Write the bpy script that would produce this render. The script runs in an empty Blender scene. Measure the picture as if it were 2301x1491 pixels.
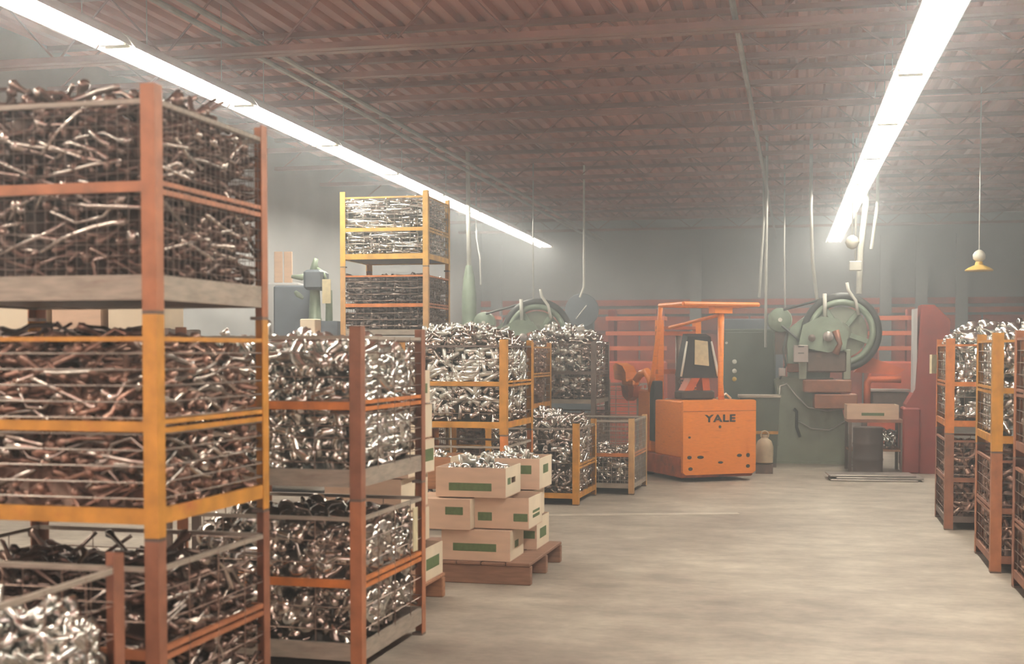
import bpy, math, random
import numpy as np
from mathutils import Vector, Matrix

R = math.radians
scene = bpy.context.scene
COL = scene.collection
rng = np.random.default_rng(11)
random.seed(5)

# ------------------------------------------------------------------ camera
F, CX, HOR, CAM_H = 2900.0, 1150.5, 788.0, 1.6
YAW, PITCH = math.atan(640 / 2900.0), R(2.0)
YPP = HOR + F * math.tan(PITCH)
cam_data = bpy.data.cameras.new('camera')
cam = bpy.data.objects.new('camera', cam_data)
COL.objects.link(cam)
cam.location = (0, 0, CAM_H)
cam.rotation_euler = (math.pi / 2 - PITCH, 0, YAW)
cam_data.sensor_width = 36
cam_data.lens = F * 36 / 2301
cam_data.shift_y = (YPP - 745.5) / 2301
cam_data.clip_start = 0.05
cam_data.dof.use_dof = True
cam_data.dof.focus_distance = 13.0
cam_data.dof.aperture_fstop = 2.4
scene.camera = cam

# ------------------------------------------------------------------ world, exposure
world = bpy.data.worlds.new('World')
scene.world = world
world.use_nodes = True
bg = world.node_tree.nodes['Background']
bg.inputs[0].default_value = (1.0, 0.745, 0.65, 1)
bg.inputs[1].default_value = 0.72
TUBE_EMIT = 26.0
HAZE, SMOKE = 0.022, 0.048
HAZE_COLOR = (0.92, 0.945, 0.96, 1)
scene.view_settings.view_transform = 'Standard'
scene.view_settings.look = 'None'
scene.view_settings.exposure = 1.8
scene.view_settings.gamma = 1.0
scene.view_settings.use_curve_mapping = False
scene.cycles.use_denoising = True
scene.cycles.use_adaptive_sampling = True
scene.cycles.adaptive_threshold = 0.1
scene.cycles.max_bounces = 4
scene.cycles.diffuse_bounces = 2
scene.cycles.glossy_bounces = 2
scene.cycles.volume_bounces = 0
scene.cycles.sample_clamp_indirect = 6.0
scene.cycles.caustics_reflective = False
scene.cycles.caustics_refractive = False


# ------------------------------------------------------------------ placement
SA, CA = math.sin(YAW), math.cos(YAW)


def place(px, d, z=0.8):
    """world point seen at column px, at depth d along the level view axis, at height z"""
    l = (px - CX) / F * (d * math.cos(PITCH) + (CAM_H - z) * math.sin(PITCH))
    return Vector((-d * SA + l * CA, d * CA + l * SA, z))


def at_z(px, py, z):
    """world point at height z under pixel"""
    u, v = (px - CX) / F, -(py - YPP) / F
    fx = math.cos(PITCH) + v * math.sin(PITCH)
    up = -math.sin(PITCH) + v * math.cos(PITCH)
    t = (z - CAM_H) / up
    d, l = fx * t, u * t
    return Vector((-d * SA + l * CA, d * CA + l * SA, z))


def depth_of(py, z):
    return (CAM_H - z) * F / (py - HOR)


# ------------------------------------------------------------------ materials
MATS = {}


def material(name, color, rough=0.6, metal=0.0, var=0.25, scale=8.0, dark=None, wear=None, wear_amt=0.5, island=0.0, bump=0.0,
             stretch=(1, 1, 1), spec=0.5):
    if name in MATS:
        return MATS[name]
    m = bpy.data.materials.new(name)
    m.use_nodes = True
    nt = m.node_tree
    b = nt.nodes['Principled BSDF']
    tc = nt.nodes.new('ShaderNodeTexCoord')
    mp = nt.nodes.new('ShaderNodeMapping')
    mp.inputs['Scale'].default_value = stretch
    nt.links.new(tc.outputs['Object'], mp.inputs['Vector'])
    n1 = nt.nodes.new('ShaderNodeTexNoise')
    n1.inputs['Scale'].default_value = scale
    n1.inputs['Detail'].default_value = 5
    nt.links.new(mp.outputs[0], n1.inputs['Vector'])
    ramp = nt.nodes.new('ShaderNodeValToRGB')
    lo = dark if dark else tuple(c * (1 - var) for c in color)
    hi = tuple(min(1, c * (1 + var)) for c in color)
    ramp.color_ramp.elements[0].position = 0.3
    ramp.color_ramp.elements[1].position = 0.7
    ramp.color_ramp.elements[0].color = (*lo, 1)
    ramp.color_ramp.elements[1].color = (*hi, 1)
    nt.links.new(n1.outputs['Fac'], ramp.inputs[0])
    out = ramp.outputs[0]
    if wear:
        n2 = nt.nodes.new('ShaderNodeTexNoise')
        n2.inputs['Scale'].default_value = scale * 0.35
        n2.inputs['Detail'].default_value = 8
        n2.inputs['Roughness'].default_value = 0.7
        nt.links.new(mp.outputs[0], n2.inputs['Vector'])
        r2 = nt.nodes.new('ShaderNodeValToRGB')
        r2.color_ramp.elements[0].position = 0.62 - 0.22 * wear_amt
        r2.color_ramp.elements[1].position = 0.74 - 0.14 * wear_amt
        nt.links.new(n2.outputs['Fac'], r2.inputs[0])
        mx = nt.nodes.new('ShaderNodeMixRGB')
        mx.inputs[2].default_value = (*wear, 1)
        nt.links.new(r2.outputs[0], mx.inputs[0])
        nt.links.new(out, mx.inputs[1])
        out = mx.outputs[0]
    if island:
        g = nt.nodes.new('ShaderNodeNewGeometry')
        oi = nt.nodes.new('ShaderNodeObjectInfo')
        ad = nt.nodes.new('ShaderNodeMath')
        ad.operation = 'ADD'
        nt.links.new(g.outputs['Random Per Island'], ad.inputs[0])
        nt.links.new(oi.outputs['Random'], ad.inputs[1])
        fr = nt.nodes.new('ShaderNodeMath')
        fr.operation = 'FRACT'
        nt.links.new(ad.outputs[0], fr.inputs[0])
        mr = nt.nodes.new('ShaderNodeMapRange')
        mr.inputs['To Min'].default_value = 1 - island
        mr.inputs['To Max'].default_value = 1 + island * 0.6
        nt.links.new(fr.outputs[0], mr.inputs['Value'])
        mu = nt.nodes.new('ShaderNodeMixRGB')
        mu.blend_type = 'MULTIPLY'
        mu.inputs[0].default_value = 1
        nt.links.new(out, mu.inputs[1])
        nt.links.new(mr.outputs[0], mu.inputs[2])
        out = mu.outputs[0]
    nt.links.new(out, b.inputs['Base Color'])
    b.inputs['Roughness'].default_value = rough
    b.inputs['Metallic'].default_value = metal
    b.inputs['Specular IOR Level'].default_value = spec
    if bump:
        bp = nt.nodes.new('ShaderNodeBump')
        bp.inputs['Strength'].default_value = bump
        bp.inputs['Distance'].default_value = 0.01
        nt.links.new(n1.outputs['Fac'], bp.inputs['Height'])
        nt.links.new(bp.outputs[0], b.inputs['Normal'])
    MATS[name] = m
    return m


def emitter(name, color, strength):
    m = bpy.data.materials.new(name)
    m.use_nodes = True
    b = m.node_tree.nodes['Principled BSDF']
    b.inputs['Base Color'].default_value = (0.8, 0.8, 0.8, 1)
    b.inputs['Emission Color'].default_value = (*color, 1)
    b.inputs['Emission Strength'].default_value = strength
    MATS[name] = m
    return m


RUST = (0.20, 0.085, 0.045)
M_RUSTORANGE = material('rust_orange_paint', (0.42, 0.155, 0.07), 0.5, wear=(0.20, 0.085, 0.05), wear_amt=0.35, scale=9)
M_YELLOW = material('golden_yellow_paint', (0.60, 0.27, 0.045), 0.45, wear=(0.50, 0.16, 0.05), wear_amt=0.4, scale=9)
M_PALEYELLOW = material('pale_yellow_paint', (0.85, 0.47, 0.10), 0.45, wear=(0.6, 0.27, 0.08), wear_amt=0.3, scale=7)
M_TAN = material('faded_tan_paint', (0.62, 0.36, 0.15), 0.55, wear=(0.42, 0.18, 0.08), wear_amt=0.4, scale=7)
M_BROWN = material('brown_rusty_steel', (0.29, 0.115, 0.065), 0.55, wear=(0.17, 0.07, 0.045), wear_amt=0.45, scale=9)
M_ORANGE = material('worn_orange_paint', (0.62, 0.20, 0.05), 0.45, wear=(0.3, 0.11, 0.05), wear_amt=0.35, scale=9)
M_GREYBAR = material('grey_weathered_bar', (0.36, 0.30, 0.24), 0.6, wear=(0.24, 0.17, 0.13), wear_amt=0.4, scale=8, stretch=(1, 1, 6))
M_DARKSTEEL = material('dark_steel', (0.16, 0.115, 0.095), 0.5, metal=0.3, wear=(0.3, 0.2, 0.14), wear_amt=0.2, scale=9)
M_WIRE = material('wire_steel', (0.28, 0.19, 0.15), 0.42, metal=0.7, scale=10)
M_WIREGREY = material('grey_wire_steel', (0.42, 0.36, 0.31), 0.42, metal=0.6, scale=10)
M_PLATE = material('basket_floor_plate', (0.19, 0.12, 0.09), 0.55, metal=0.3, scale=6)
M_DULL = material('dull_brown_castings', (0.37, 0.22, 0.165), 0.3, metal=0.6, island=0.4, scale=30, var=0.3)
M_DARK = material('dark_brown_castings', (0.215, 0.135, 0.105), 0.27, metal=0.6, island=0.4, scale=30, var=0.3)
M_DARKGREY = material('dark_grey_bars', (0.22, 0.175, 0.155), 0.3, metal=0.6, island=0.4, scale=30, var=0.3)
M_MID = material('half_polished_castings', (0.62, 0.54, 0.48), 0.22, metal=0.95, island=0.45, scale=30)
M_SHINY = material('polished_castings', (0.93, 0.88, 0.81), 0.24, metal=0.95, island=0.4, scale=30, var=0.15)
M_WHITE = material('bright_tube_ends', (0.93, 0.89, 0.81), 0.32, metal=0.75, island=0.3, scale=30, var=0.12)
M_CARD = material('kraft_cardboard', (0.70, 0.48, 0.34), 0.85, var=0.09, scale=5, stretch=(1, 1, 4))
M_CARDPALE_LIT = material('pale_and_lit_cardboard', (0.84, 0.70, 0.52), 0.85, var=0.08, scale=5)  # pale cartons, and aisle-side carton walls with the light painted in
M_GREENINK = material('green_print', (0.11, 0.16, 0.06), 0.8, var=0.2, scale=40)
M_WOOD = material('pallet_wood', (0.26, 0.135, 0.085), 0.8, var=0.3, scale=6, stretch=(1, 8, 8))
M_WOODRED = material('red_brown_pallet_wood', (0.40, 0.19, 0.10), 0.75, var=0.25, scale=6, stretch=(1, 8, 8))
M_TRUCK = material('orange_truck_paint', (0.97, 0.27, 0.04), 0.4, wear=(0.66, 0.15, 0.03), wear_amt=0.25, scale=14, var=0.12,
                   stretch=(1, 1, 7))
M_TRUCKDARK = material('dark_orange_truck_paint', (0.48, 0.105, 0.035), 0.5, wear=(0.2, 0.07, 0.04), wear_amt=0.4, scale=8)
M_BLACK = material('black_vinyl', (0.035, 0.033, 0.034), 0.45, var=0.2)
M_RUBBER = material('black_rubber', (0.045, 0.035, 0.03), 0.8, var=0.3)
M_TAG = material('cream_paper', (0.72, 0.62, 0.40), 0.8, var=0.12, scale=20)
M_GREEN = material('machine_green_paint', (0.31, 0.335, 0.255), 0.42, wear=(0.16, 0.155, 0.12), wear_amt=0.45, scale=4, var=0.18)
M_GREENPALE = material('pale_machine_green_paint', (0.25, 0.31, 0.23), 0.4, wear=(0.13, 0.14, 0.1), wear_amt=0.3, scale=6)
M_GREENDARK = material('dark_green_cabinet_paint', (0.10, 0.115, 0.09), 0.45, var=0.2, scale=4)
M_BELT = material('black_belt_rim', (0.05, 0.05, 0.045), 0.5, var=0.3)
M_SLATE = material('slate_blue_steel', (0.13, 0.15, 0.175), 0.5, var=0.15, scale=4)
M_PIPE = material('galvanised_conduit', (0.50, 0.48, 0.43), 0.4, metal=0.5, var=0.15, scale=6)
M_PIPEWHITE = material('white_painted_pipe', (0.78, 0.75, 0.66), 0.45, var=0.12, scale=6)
M_RED = material('dark_red_paint', (0.26, 0.045, 0.035), 0.5, var=0.2, scale=4)
M_REDWALL = material('faded_red_wall_paint', (0.70, 0.12, 0.06), 0.55, var=0.3, scale=1.6, wear=(0.30, 0.13, 0.10), wear_amt=0.4)
M_REDBRIGHT = material('orange_red_paint', (0.85, 0.19, 0.08), 0.5, var=0.25, scale=3)
M_GREYWALL = material('grey_upper_wall', (0.58, 0.57, 0.56), 0.8, var=0.15, scale=0.8)
M_FARWALL = material('dingy_far_wall', (0.55, 0.535, 0.525), 0.8, var=0.15, scale=0.8)
M_DECK = material('brown_roof_deck', (0.68, 0.31, 0.25), 0.36, var=0.2, scale=0.9, wear=(0.64, 0.28, 0.26), wear_amt=0.4)
M_JOIST = material('brown_primer_steel', (0.36, 0.19, 0.155), 0.45, var=0.25, scale=2)
M_FIXTURE = material('white_enamel_reflector', (0.85, 0.84, 0.80), 0.35, var=0.04)
M_CAP = material('grey_lamp_socket', (0.45, 0.4, 0.3), 0.5)
M_SHADE = material('yellow_enamel_shade', (0.72, 0.46, 0.10), 0.4, var=0.1)
M_GLASS = material('pale_globe', (0.75, 0.70, 0.58), 0.25, var=0.06)
M_BUTTON = material('pale_button', (0.8, 0.76, 0.66), 0.4, var=0.06)
M_JUG = material('tan_canister_paint', (0.52, 0.40, 0.26), 0.5, var=0.2, scale=8)
M_DRUM = material('dark_brown_drum', (0.085, 0.06, 0.052), 0.5, var=0.3, scale=5)
M_GREYPLATE = material('grey_steel_sheets', (0.38, 0.33, 0.30), 0.4, metal=0.6, var=0.2, scale=6)
M_TUBE = emitter('lit_fluorescent_tube', (1.0, 0.97, 0.86), TUBE_EMIT)


# ------------------------------------------------------------------ mesh builder
def unit(v):
    v = np.asarray(v, float)
    return v / (np.linalg.norm(v) + 1e-12)


class MB:
    def __init__(self):
        self.v, self.f, self.n = [], [], 0

    def add(self, verts, faces):
        verts = np.asarray(verts, float).reshape(-1, 3)
        self.v.append(verts)
        self.f += [tuple(i + self.n for i in fc) for fc in faces]
        self.n += len(verts)
        return self

    def box(self, x0, y0, z0, x1, y1, z1):
        v = [(x0, y0, z0), (x1, y0, z0), (x1, y1, z0), (x0, y1, z0), (x0, y0, z1), (x1, y0, z1), (x1, y1, z1), (x0, y1, z1)]
        return self.add(v, [(0, 3, 2, 1), (4, 5, 6, 7), (0, 1, 5, 4), (1, 2, 6, 5), (2, 3, 7, 6), (3, 0, 4, 7)])

    def bbox(self, x0, y0, z0, x1, y1, z1, b=0.008):
        """box with chamfered vertical and top edges"""
        v, k = [], []
        def ring(i, z):
            return [(x0 + i + b, y0 + i, z), (x1 - i - b, y0 + i, z), (x1 - i, y0 + i + b, z), (x1 - i, y1 - i - b, z),
                    (x1 - i - b, y1 - i, z), (x0 + i + b, y1 - i, z), (x0 + i, y1 - i - b, z), (x0 + i, y0 + i + b, z)]
        v = ring(b, z0) + ring(0, z0 + b) + ring(0, z1 - b) + ring(b, z1)
        for r in range(3):
            for i in range(8):
                j = (i + 1) % 8
                k.append((r * 8 + i, r * 8 + j, r * 8 + 8 + j, r * 8 + 8 + i))
        k.append(tuple(range(7, -1, -1)))
        k.append(tuple(range(24, 32)))
        return self.add(v, k)

    def sweep(self, pts, radii, n=8, caps=True, flat=1.0):
        pts = [np.asarray(p, float) for p in pts]
        if np.isscalar(radii):
            radii = [radii] * len(pts)
        t0 = unit(pts[1] - pts[0])
        ref = np.array([0, 0, 1.0]) if abs(t0[2]) < 0.9 else np.array([1.0, 0, 0])
        a = unit(np.cross(t0, ref))
        vs = []
        for i, p in enumerate(pts):
            if i == 0:
                t = t0
            elif i == len(pts) - 1:
                t = unit(pts[i] - pts[i - 1])
            else:
                t = unit(unit(pts[i] - pts[i - 1]) + unit(pts[i + 1] - pts[i]))
            a = unit(a - t * np.dot(a, t))
            b = np.cross(t, a)
            for k in range(n):
                w = 2 * math.pi * k / n
                vs.append(p + radii[i] * (math.cos(w) * a + flat * math.sin(w) * b))
        fs = []
        m = len(pts)
        for i in range(m - 1):
            for k in range(n):
                j = (k + 1) % n
                fs.append((i * n + k, i * n + j, i * n + n + j, i * n + n + k))
        if caps:
            fs.append(tuple(range(n - 1, -1, -1)))
            fs.append(tuple(range((m - 1) * n, m * n)))
        return self.add(vs, fs)

    def tube(self, p0, p1, r, n=8):
        return self.sweep([p0, p1], r, n)

    def lathe(self, prof, c, axis, n=24):
        """prof: (radius, along) pairs; closed with end caps"""
        c, ax = np.asarray(c, float), unit(axis)
        pts = [c + ax * h for _, h in prof]
        ref = np.array([0, 0, 1.0]) if abs(ax[2]) < 0.9 else np.array([1.0, 0, 0])
        a = unit(np.cross(ax, ref))
        b = np.cross(ax, a)
        vs = []
        for (r, h), p in zip(prof, pts):
            for k in range(n):
                w = 2 * math.pi * k / n
                vs.append(p + r * (math.cos(w) * a + math.sin(w) * b))
        fs = []
        m = len(prof)
        for i in range(m - 1):
            for k in range(n):
                j = (k + 1) % n
                fs.append((i * n + k, i * n + j, i * n + n + j, i * n + n + k))
        fs.append(tuple(range(n - 1, -1, -1)))
        fs.append(tuple(range((m - 1) * n, m * n)))
        return self.add(vs, fs)

    def torus(self, c, axis, R0, r0, n=32, k=8):
        ax = unit(axis)
        ref = np.array([0, 0, 1.0]) if abs(ax[2]) < 0.9 else np.array([1.0, 0, 0])
        a = unit(np.cross(ax, ref))
        b = np.cross(ax, a)
        vs, fs = [], []
        for i in range(n):
            w = 2 * math.pi * i / n
            d = math.cos(w) * a + math.sin(w) * b
            for j in range(k):
                q = 2 * math.pi * j / k
                vs.append(np.asarray(c) + d * (R0 + r0 * math.cos(q)) + ax * r0 * math.sin(q))
        for i in range(n):
            for j in range(k):
                i2, j2 = (i + 1) % n, (j + 1) % k
                fs.append((i * k + j, i2 * k + j, i2 * k + j2, i * k + j2))
        return self.add(vs, fs)

    def prism(self, poly, origin, ux, uy, un, t):
        """flat polygon in the plane (ux, uy) thickened by t along un"""
        o, ux, uy, un = (np.asarray(q, float) for q in (origin, ux, uy, un))
        n = len(poly)
        v = [o + ux * p[0] + uy * p[1] for p in poly] + [o + ux * p[0] + uy * p[1] + un * t for p in poly]
        f = [tuple(range(n - 1, -1, -1)), tuple(range(n, 2 * n))]
        for i in range(n):
            j = (i + 1) % n
            f.append((i, j, n + j, n + i))
        return self.add(v, f)

    def mesh(self, name, mat, smooth=False):
        me = bpy.data.meshes.new(name)
        me.from_pydata(np.concatenate(self.v).tolist(), [], self.f)
        if smooth:
            me.polygons.foreach_set('use_smooth', [True] * len(me.polygons))
        me.materials.append(mat)
        me.update()
        if smooth == 'auto':
            me.set_sharp_from_angle(angle=R(40))
        return me

    def build(self, name, mat, parent=None, smooth=False, loc=None, rz=0):
        return obj(name, self.mesh(name, mat, smooth), parent, loc, rz)


def obj(name, data, parent=None, loc=None, rz=0):
    o = bpy.data.objects.new(name, data)
    COL.objects.link(o)
    if parent is not None:
        o.parent = parent
    if loc is not None:
        o.location = loc
    o.rotation_euler = (0, 0, rz)
    return o


def tag(o, label, cat, group=None):
    o['label'], o['category'] = label, cat
    if group:
        o['group'] = group
    return o


def thing(name, label, cat, loc=(0, 0, 0), rz=0, group=None):
    return tag(obj(name, None, None, loc, rz), label, cat, group)


def struct(o):
    o['kind'] = 'structure'
    return o


# ------------------------------------------------------------------ room shell
XL, XR, YB, YF, ZC = -7.6, 8.0, -5.0, 31.0, 4.75


def floor_material():
    m = bpy.data.materials.new('worn_concrete')
    m.use_nodes = True
    nt = m.node_tree
    b = nt.nodes['Principled BSDF']
    tc = nt.nodes.new('ShaderNodeTexCoord')

    def noise(scale, detail, sx=1, sy=1):
        mp = nt.nodes.new('ShaderNodeMapping')
        mp.inputs['Scale'].default_value = (sx, sy, 1)
        nt.links.new(tc.outputs['Object'], mp.inputs[0])
        n = nt.nodes.new('ShaderNodeTexNoise')
        n.inputs['Scale'].default_value = scale
        n.inputs['Detail'].default_value = detail
        n.inputs['Roughness'].default_value = 0.65
        nt.links.new(mp.outputs[0], n.inputs['Vector'])
        return n
    n1, n2, n3 = noise(0.7, 7), noise(2.6, 8, 0.75, 1.25), noise(22, 4, 0.6, 1.4)
    r1 = nt.nodes.new('ShaderNodeValToRGB')
    r1.color_ramp.elements[0].position, r1.color_ramp.elements[1].position = 0.32, 0.70
    r1.color_ramp.elements[0].color = (0.26, 0.215, 0.178, 1)
    r1.color_ramp.elements[1].color = (0.52, 0.455, 0.378, 1)
    nt.links.new(n1.outputs['Fac'], r1.inputs[0])
    r2 = nt.nodes.new('ShaderNodeValToRGB')
    r2.color_ramp.elements[0].position, r2.color_ramp.elements[1].position = 0.36, 0.66
    r2.color_ramp.elements[0].color = (0.62, 0.58, 0.56, 1)
    r2.color_ramp.elements[1].color = (1.22, 1.22, 1.2, 1)
    nt.links.new(n2.outputs['Fac'], r2.inputs[0])
    mx = nt.nodes.new('ShaderNodeMixRGB')
    mx.blend_type = 'MULTIPLY'
    mx.inputs[0].default_value = 0.8
    nt.links.new(r1.outputs[0], mx.inputs[1])
    nt.links.new(r2.outputs[0], mx.inputs[2])
    r3 = nt.nodes.new('ShaderNodeValToRGB')
    r3.color_ramp.elements[0].position, r3.color_ramp.elements[1].position = 0.3, 0.62
    r3.color_ramp.elements[0].color = (0.72, 0.7, 0.68, 1)
    r3.color_ramp.elements[1].color = (1.1, 1.1, 1.1, 1)
    nt.links.new(n3.outputs['Fac'], r3.inputs[0])
    m2 = nt.nodes.new('ShaderNodeMixRGB')
    m2.blend_type = 'MULTIPLY'
    m2.inputs[0].default_value = 0.55
    nt.links.new(mx.outputs[0], m2.inputs[1])
    nt.links.new(r3.outputs[0], m2.inputs[2])
    nt.links.new(m2.outputs[0], b.inputs['Base Color'])
    b.inputs['Roughness'].default_value = 0.62
    bp = nt.nodes.new('ShaderNodeBump')
    bp.inputs['Strength'].default_value = 0.25
    bp.inputs['Distance'].default_value = 0.01
    nt.links.new(n2.outputs['Fac'], bp.inputs['Height'])
    nt.links.new(bp.outputs[0], b.inputs['Normal'])
    return m


struct(MB().box(XL - .2, YB, -0.2, XR + .2, YF + .2, 0).build('floor', floor_material()))
wl = struct(MB().box(XL - .2, YB, 0, XL, YF, ZC + .1).build('wall_left', M_GREYWALL))
wr = struct(MB().box(XR, YB, 0, XR + .2, YF, ZC + .1).build('wall_right', M_GREYWALL))
wf = struct(MB().box(XL - .2, YF, 0, XR + .2, YF + .2, ZC + .1).build('wall_far', M_FARWALL))

# corrugated roof deck, ribs running away from the camera
prof = []
x = XL - .2
while x < XR + .2:
    prof += [(x, 0.0), (x + .085, 0.0), (x + .115, .05), (x + .175, .05)]
    x += .205
v = [(px, YB, ZC + pz) for px, pz in prof] + [(px, YF + .2, ZC + pz) for px, pz in prof]
n = len(prof)
mb = MB().add(v, [(i, i + n, i + n + 1, i + 1) for i in range(n - 1)])
mb.box(XL - .2, YB, ZC + .08, XR + .2, YF + .2, ZC + .2)
struct(mb.build('ceiling', M_DECK))

# far wall: red-painted dado with ribs and pilasters
for i in range(12):
    x0 = XL + .02 + i * 1.3
    MB().bbox(x0, -.07, .0, x0 + 1.26, -.004, 2.02, .015).build('wall_panel', M_REDWALL, wf, loc=(0, YF, 0))
    MB().bbox(x0, -.07, 2.06, x0 + 1.26, -.004, 2.42, .015).build('wall_panel', M_REDWALL, wf, loc=(0, YF, 0))
for z, t, m in ((2.48, .12, M_REDBRIGHT), (2.68, .14, M_REDWALL), (2.02, .07, M_RED), (1.3, .1, M_REDBRIGHT)):
    MB().box(XL + .01, YF - .16, z, XR - .01, YF - .002, z + t).build('wall_rail', m, wf)
for px in (1085, 1560, 1985, 2062, 2148):
    p = place(px, 30.2, 1.5)
    MB().box(p.x - .13, YF - .3, 0, p.x + .13, YF - .162, ZC - .5).build('pilaster', M_FARWALL, wf)

# pale worn line painted across the floor
ln0, ln1 = at_z(1200, 1157, 0), at_z(1660, 1153, 0)
M_LINE = material('worn_floor_line', (0.54, 0.48, 0.40), 0.6, wear=(0.47, 0.41, 0.335), wear_amt=0.75, scale=5)
e = (ln1 - ln0)
struct(MB().box(0, -.07, 0, e.length, .07, .003).build('trim_floor_line', M_LINE, None, loc=(ln0.x, ln0.y, 0), rz=math.atan2(e.y, e.x)))

# open-web roof joists across the hall
ZB = 4.28
for d in (10.45, 12.2, 13.45, 14.75, 16.6, 18.3, 20.2, 22.2, 24.4, 26.8, 29.2):
    deep = d < 11
    j = struct(obj('roof_joist', None, None, (0, d * CA + .25, 0)))
    zb = ZB - (.14 if deep else 0)
    b_ = .11 if deep else .055
    MB().box(XL, -b_, zb, XR, -.012, zb + .05).box(XL, .012, zb, XR, b_, zb + .05).build('bottom_chord', M_JOIST, j)
    MB().box(XL, -.05, ZC - .05, XR, .05, ZC - .002).build('top_chord', M_JOIST, j)
    w = MB()
    k, xx = 0, XL + .1
    while xx < XR - .7:
        z0, z1 = (zb + .03, ZC - .04) if k % 2 == 0 else (ZC - .04, zb + .03)
        w.tube((xx, 0, z0), (xx + .52, 0, z1), .010, 6)
        xx += .52
        k += 1
    w.build('web', M_JOIST, j)
# conduits hung under the joists, running down the hall
for px, py in ((1668, 130), (800, 250), (560, 90)):
    p = at_z(px, py, ZB - .05)
    struct(MB().tube((p.x, 4, ZB - .035), (p.x, YF, ZB - .035), .025, 8).build('trim_conduit', M_PIPE, None, 'auto'))
p = place(1085, 30, 1)

# ------------------------------------------------------------------ fluorescent rows
FIX_L = 2.44


def make_fixture(label, group):
    t = thing('fluorescent_light', label, 'light', group=group)
    hb = MB()
    hb.prism([(-.16, -.035), (-.10, .045), (-.05, .085), (.05, .085), (.10, .045), (.16, -.035), (.152, -.035), (.095, .035), (.045, .066),
              (-.045, .066), (-.095, .035), (-.152, -.035)], (0, 0, 0), (1, 0, 0), (0, 0, 1), (0, 1, 0), FIX_L - .03)
    hb.build('reflector', M_FIXTURE, t)
    for s in (-.065, .065):
        MB().tube((s, .05, .0), (s, FIX_L - .08, .0), .019, 10).build('tube', M_TUBE, t, True)
    for y in (0.012, FIX_L - .072):
        MB().box(-.10, y, -.026, .10, y + .032, .045).build('lamp_socket', M_CAP, t)
    for y in (.5, FIX_L - .5):
        MB().tube((0, y, .08), (0, y, ZC - 3.95), .005, 6).build('hanger', M_PIPE, t)
    return t


def dup(root, loc, rz=0.0, label=None, group=None):
    r = root.copy()
    COL.objects.link(r)
    r.location, r.rotation_euler = loc, (0, 0, rz)
    if label:
        r['label'] = label
    if group:
        r['group'] = group
    for ch in list(root.children):
        c = ch.copy()
        COL.objects.link(c)
        c.parent = r
        for g in ch.children:
            q = g.copy()
            COL.objects.link(q)
            q.parent = c
    return r


ORD = ['at the far end'] + [w + ' from the far end' for w in ('second third fourth fifth sixth seventh eighth ninth tenth eleventh twelfth thirteenth fourteenth fifteenth').split()]


def light_row(px_end, py_end, px_near, py_near, z, y_stop, label, group):
    e, q = at_z(px_end, py_end, z), at_z(px_near, py_near, z)
    u = (q - e).normalized()
    rz = math.atan2(-u.x, u.y) + math.pi      # local +y points from near to far
    first, k = None, 0
    while True:
        o = e + u * (FIX_L * (k + 1))
        if o.y < y_stop:
            break
        if first is None:
            first = make_fixture(label, group)
            first.location, first.rotation_euler = o, (0, 0, rz)
            first['label'] = label + ', ' + ORD[0]
        else:
            dup(first, o, rz, label + ', ' + ORD[min(k, 14)])
        k += 1


light_row(1230, 553, 0, -24, 3.95, -3.0, 'white fluorescent fixture of the row over the stacks',
          'fluorescent fixtures over the stacks')
light_row(1872, 541, 2122, 0, 3.95, -3.0, 'white fluorescent fixture of the row over the aisle',
          'fluorescent fixtures over the aisle')

# ------------------------------------------------------------------ metal pieces
def arr(mb):
    return np.concatenate(mb.v), list(mb.f)


def piece_lever(L=.30, bend=.05, r=.012):
    return MB().sweep([(-L / 2, 0, 0), (-L / 2 + .02, 0, .004), (-L / 6, 0, bend), (L / 6, 0, bend * .8), (L / 2 - .05, 0, 0), (L / 2 - .02, 0, -.01),
                       (L / 2, 0, -.012)], [r * .6, r * 1.1, r * .9, r, r * 1.2, r * 2.3, r * 1.4], 6, flat=.75)


def piece_rod(L=.34, r=.009):
    return MB().sweep([(-L / 2, 0, 0), (-L * .2, .004, .004), (L * .2, -.002, .006), (L / 2, 0, 0)], [r, r, r * 1.1, r * .9], 6)


def piece_spout(Ra=.075, r=.021):
    pts = [(-Ra - .07, 0, -.03), (-Ra - .05, 0, -.025)]
    for i in range(5):
        w = math.pi * (1 - i / 5)
        pts.append((Ra * math.cos(w), 0, Ra * .9 * math.sin(w)))
    pts.append((Ra * 1.02, 0, -.03))
    return MB().sweep(pts, [r * 1.3, r * 1.15, r, r * .95, r * .9, r * .9, r * .9, r * 1.1], 7)


def piece_stub(L=.10, r=.021):
    return MB().sweep([(-L / 2, 0, 0), (-L / 2 + .006, 0, 0), (0, 0, .003), (L / 2 - .006, 0, 0), (L / 2, 0, 0)], [r * .75, r, r * .95, r, r * .75], 7)


def piece_bulb(s=1.0):
    return MB().lathe([(.012 * s, -.075 * s), (.017 * s, -.05 * s), (.02 * s, -.03 * s), (.045 * s, .0), (.05 * s, .03 * s), (.036 * s, .058 * s), (.012 * s, .068 * s)],
                      (0, 0, 0), (1, 0, 0), 9)


def piece_elbow(s=1.0):
    mb = MB().sweep([(-.07 * s, 0, 0), (-.06 * s, 0, 0), (-.015 * s, 0, .004), (.012 * s, 0, .02 * s), (.02 * s, 0, .05 * s), (.02 * s, 0, .065 * s)],
                    [.03 * s, .03 * s, .024 * s, .026 * s, .03 * s, .032 * s], 7)
    return mb


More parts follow.
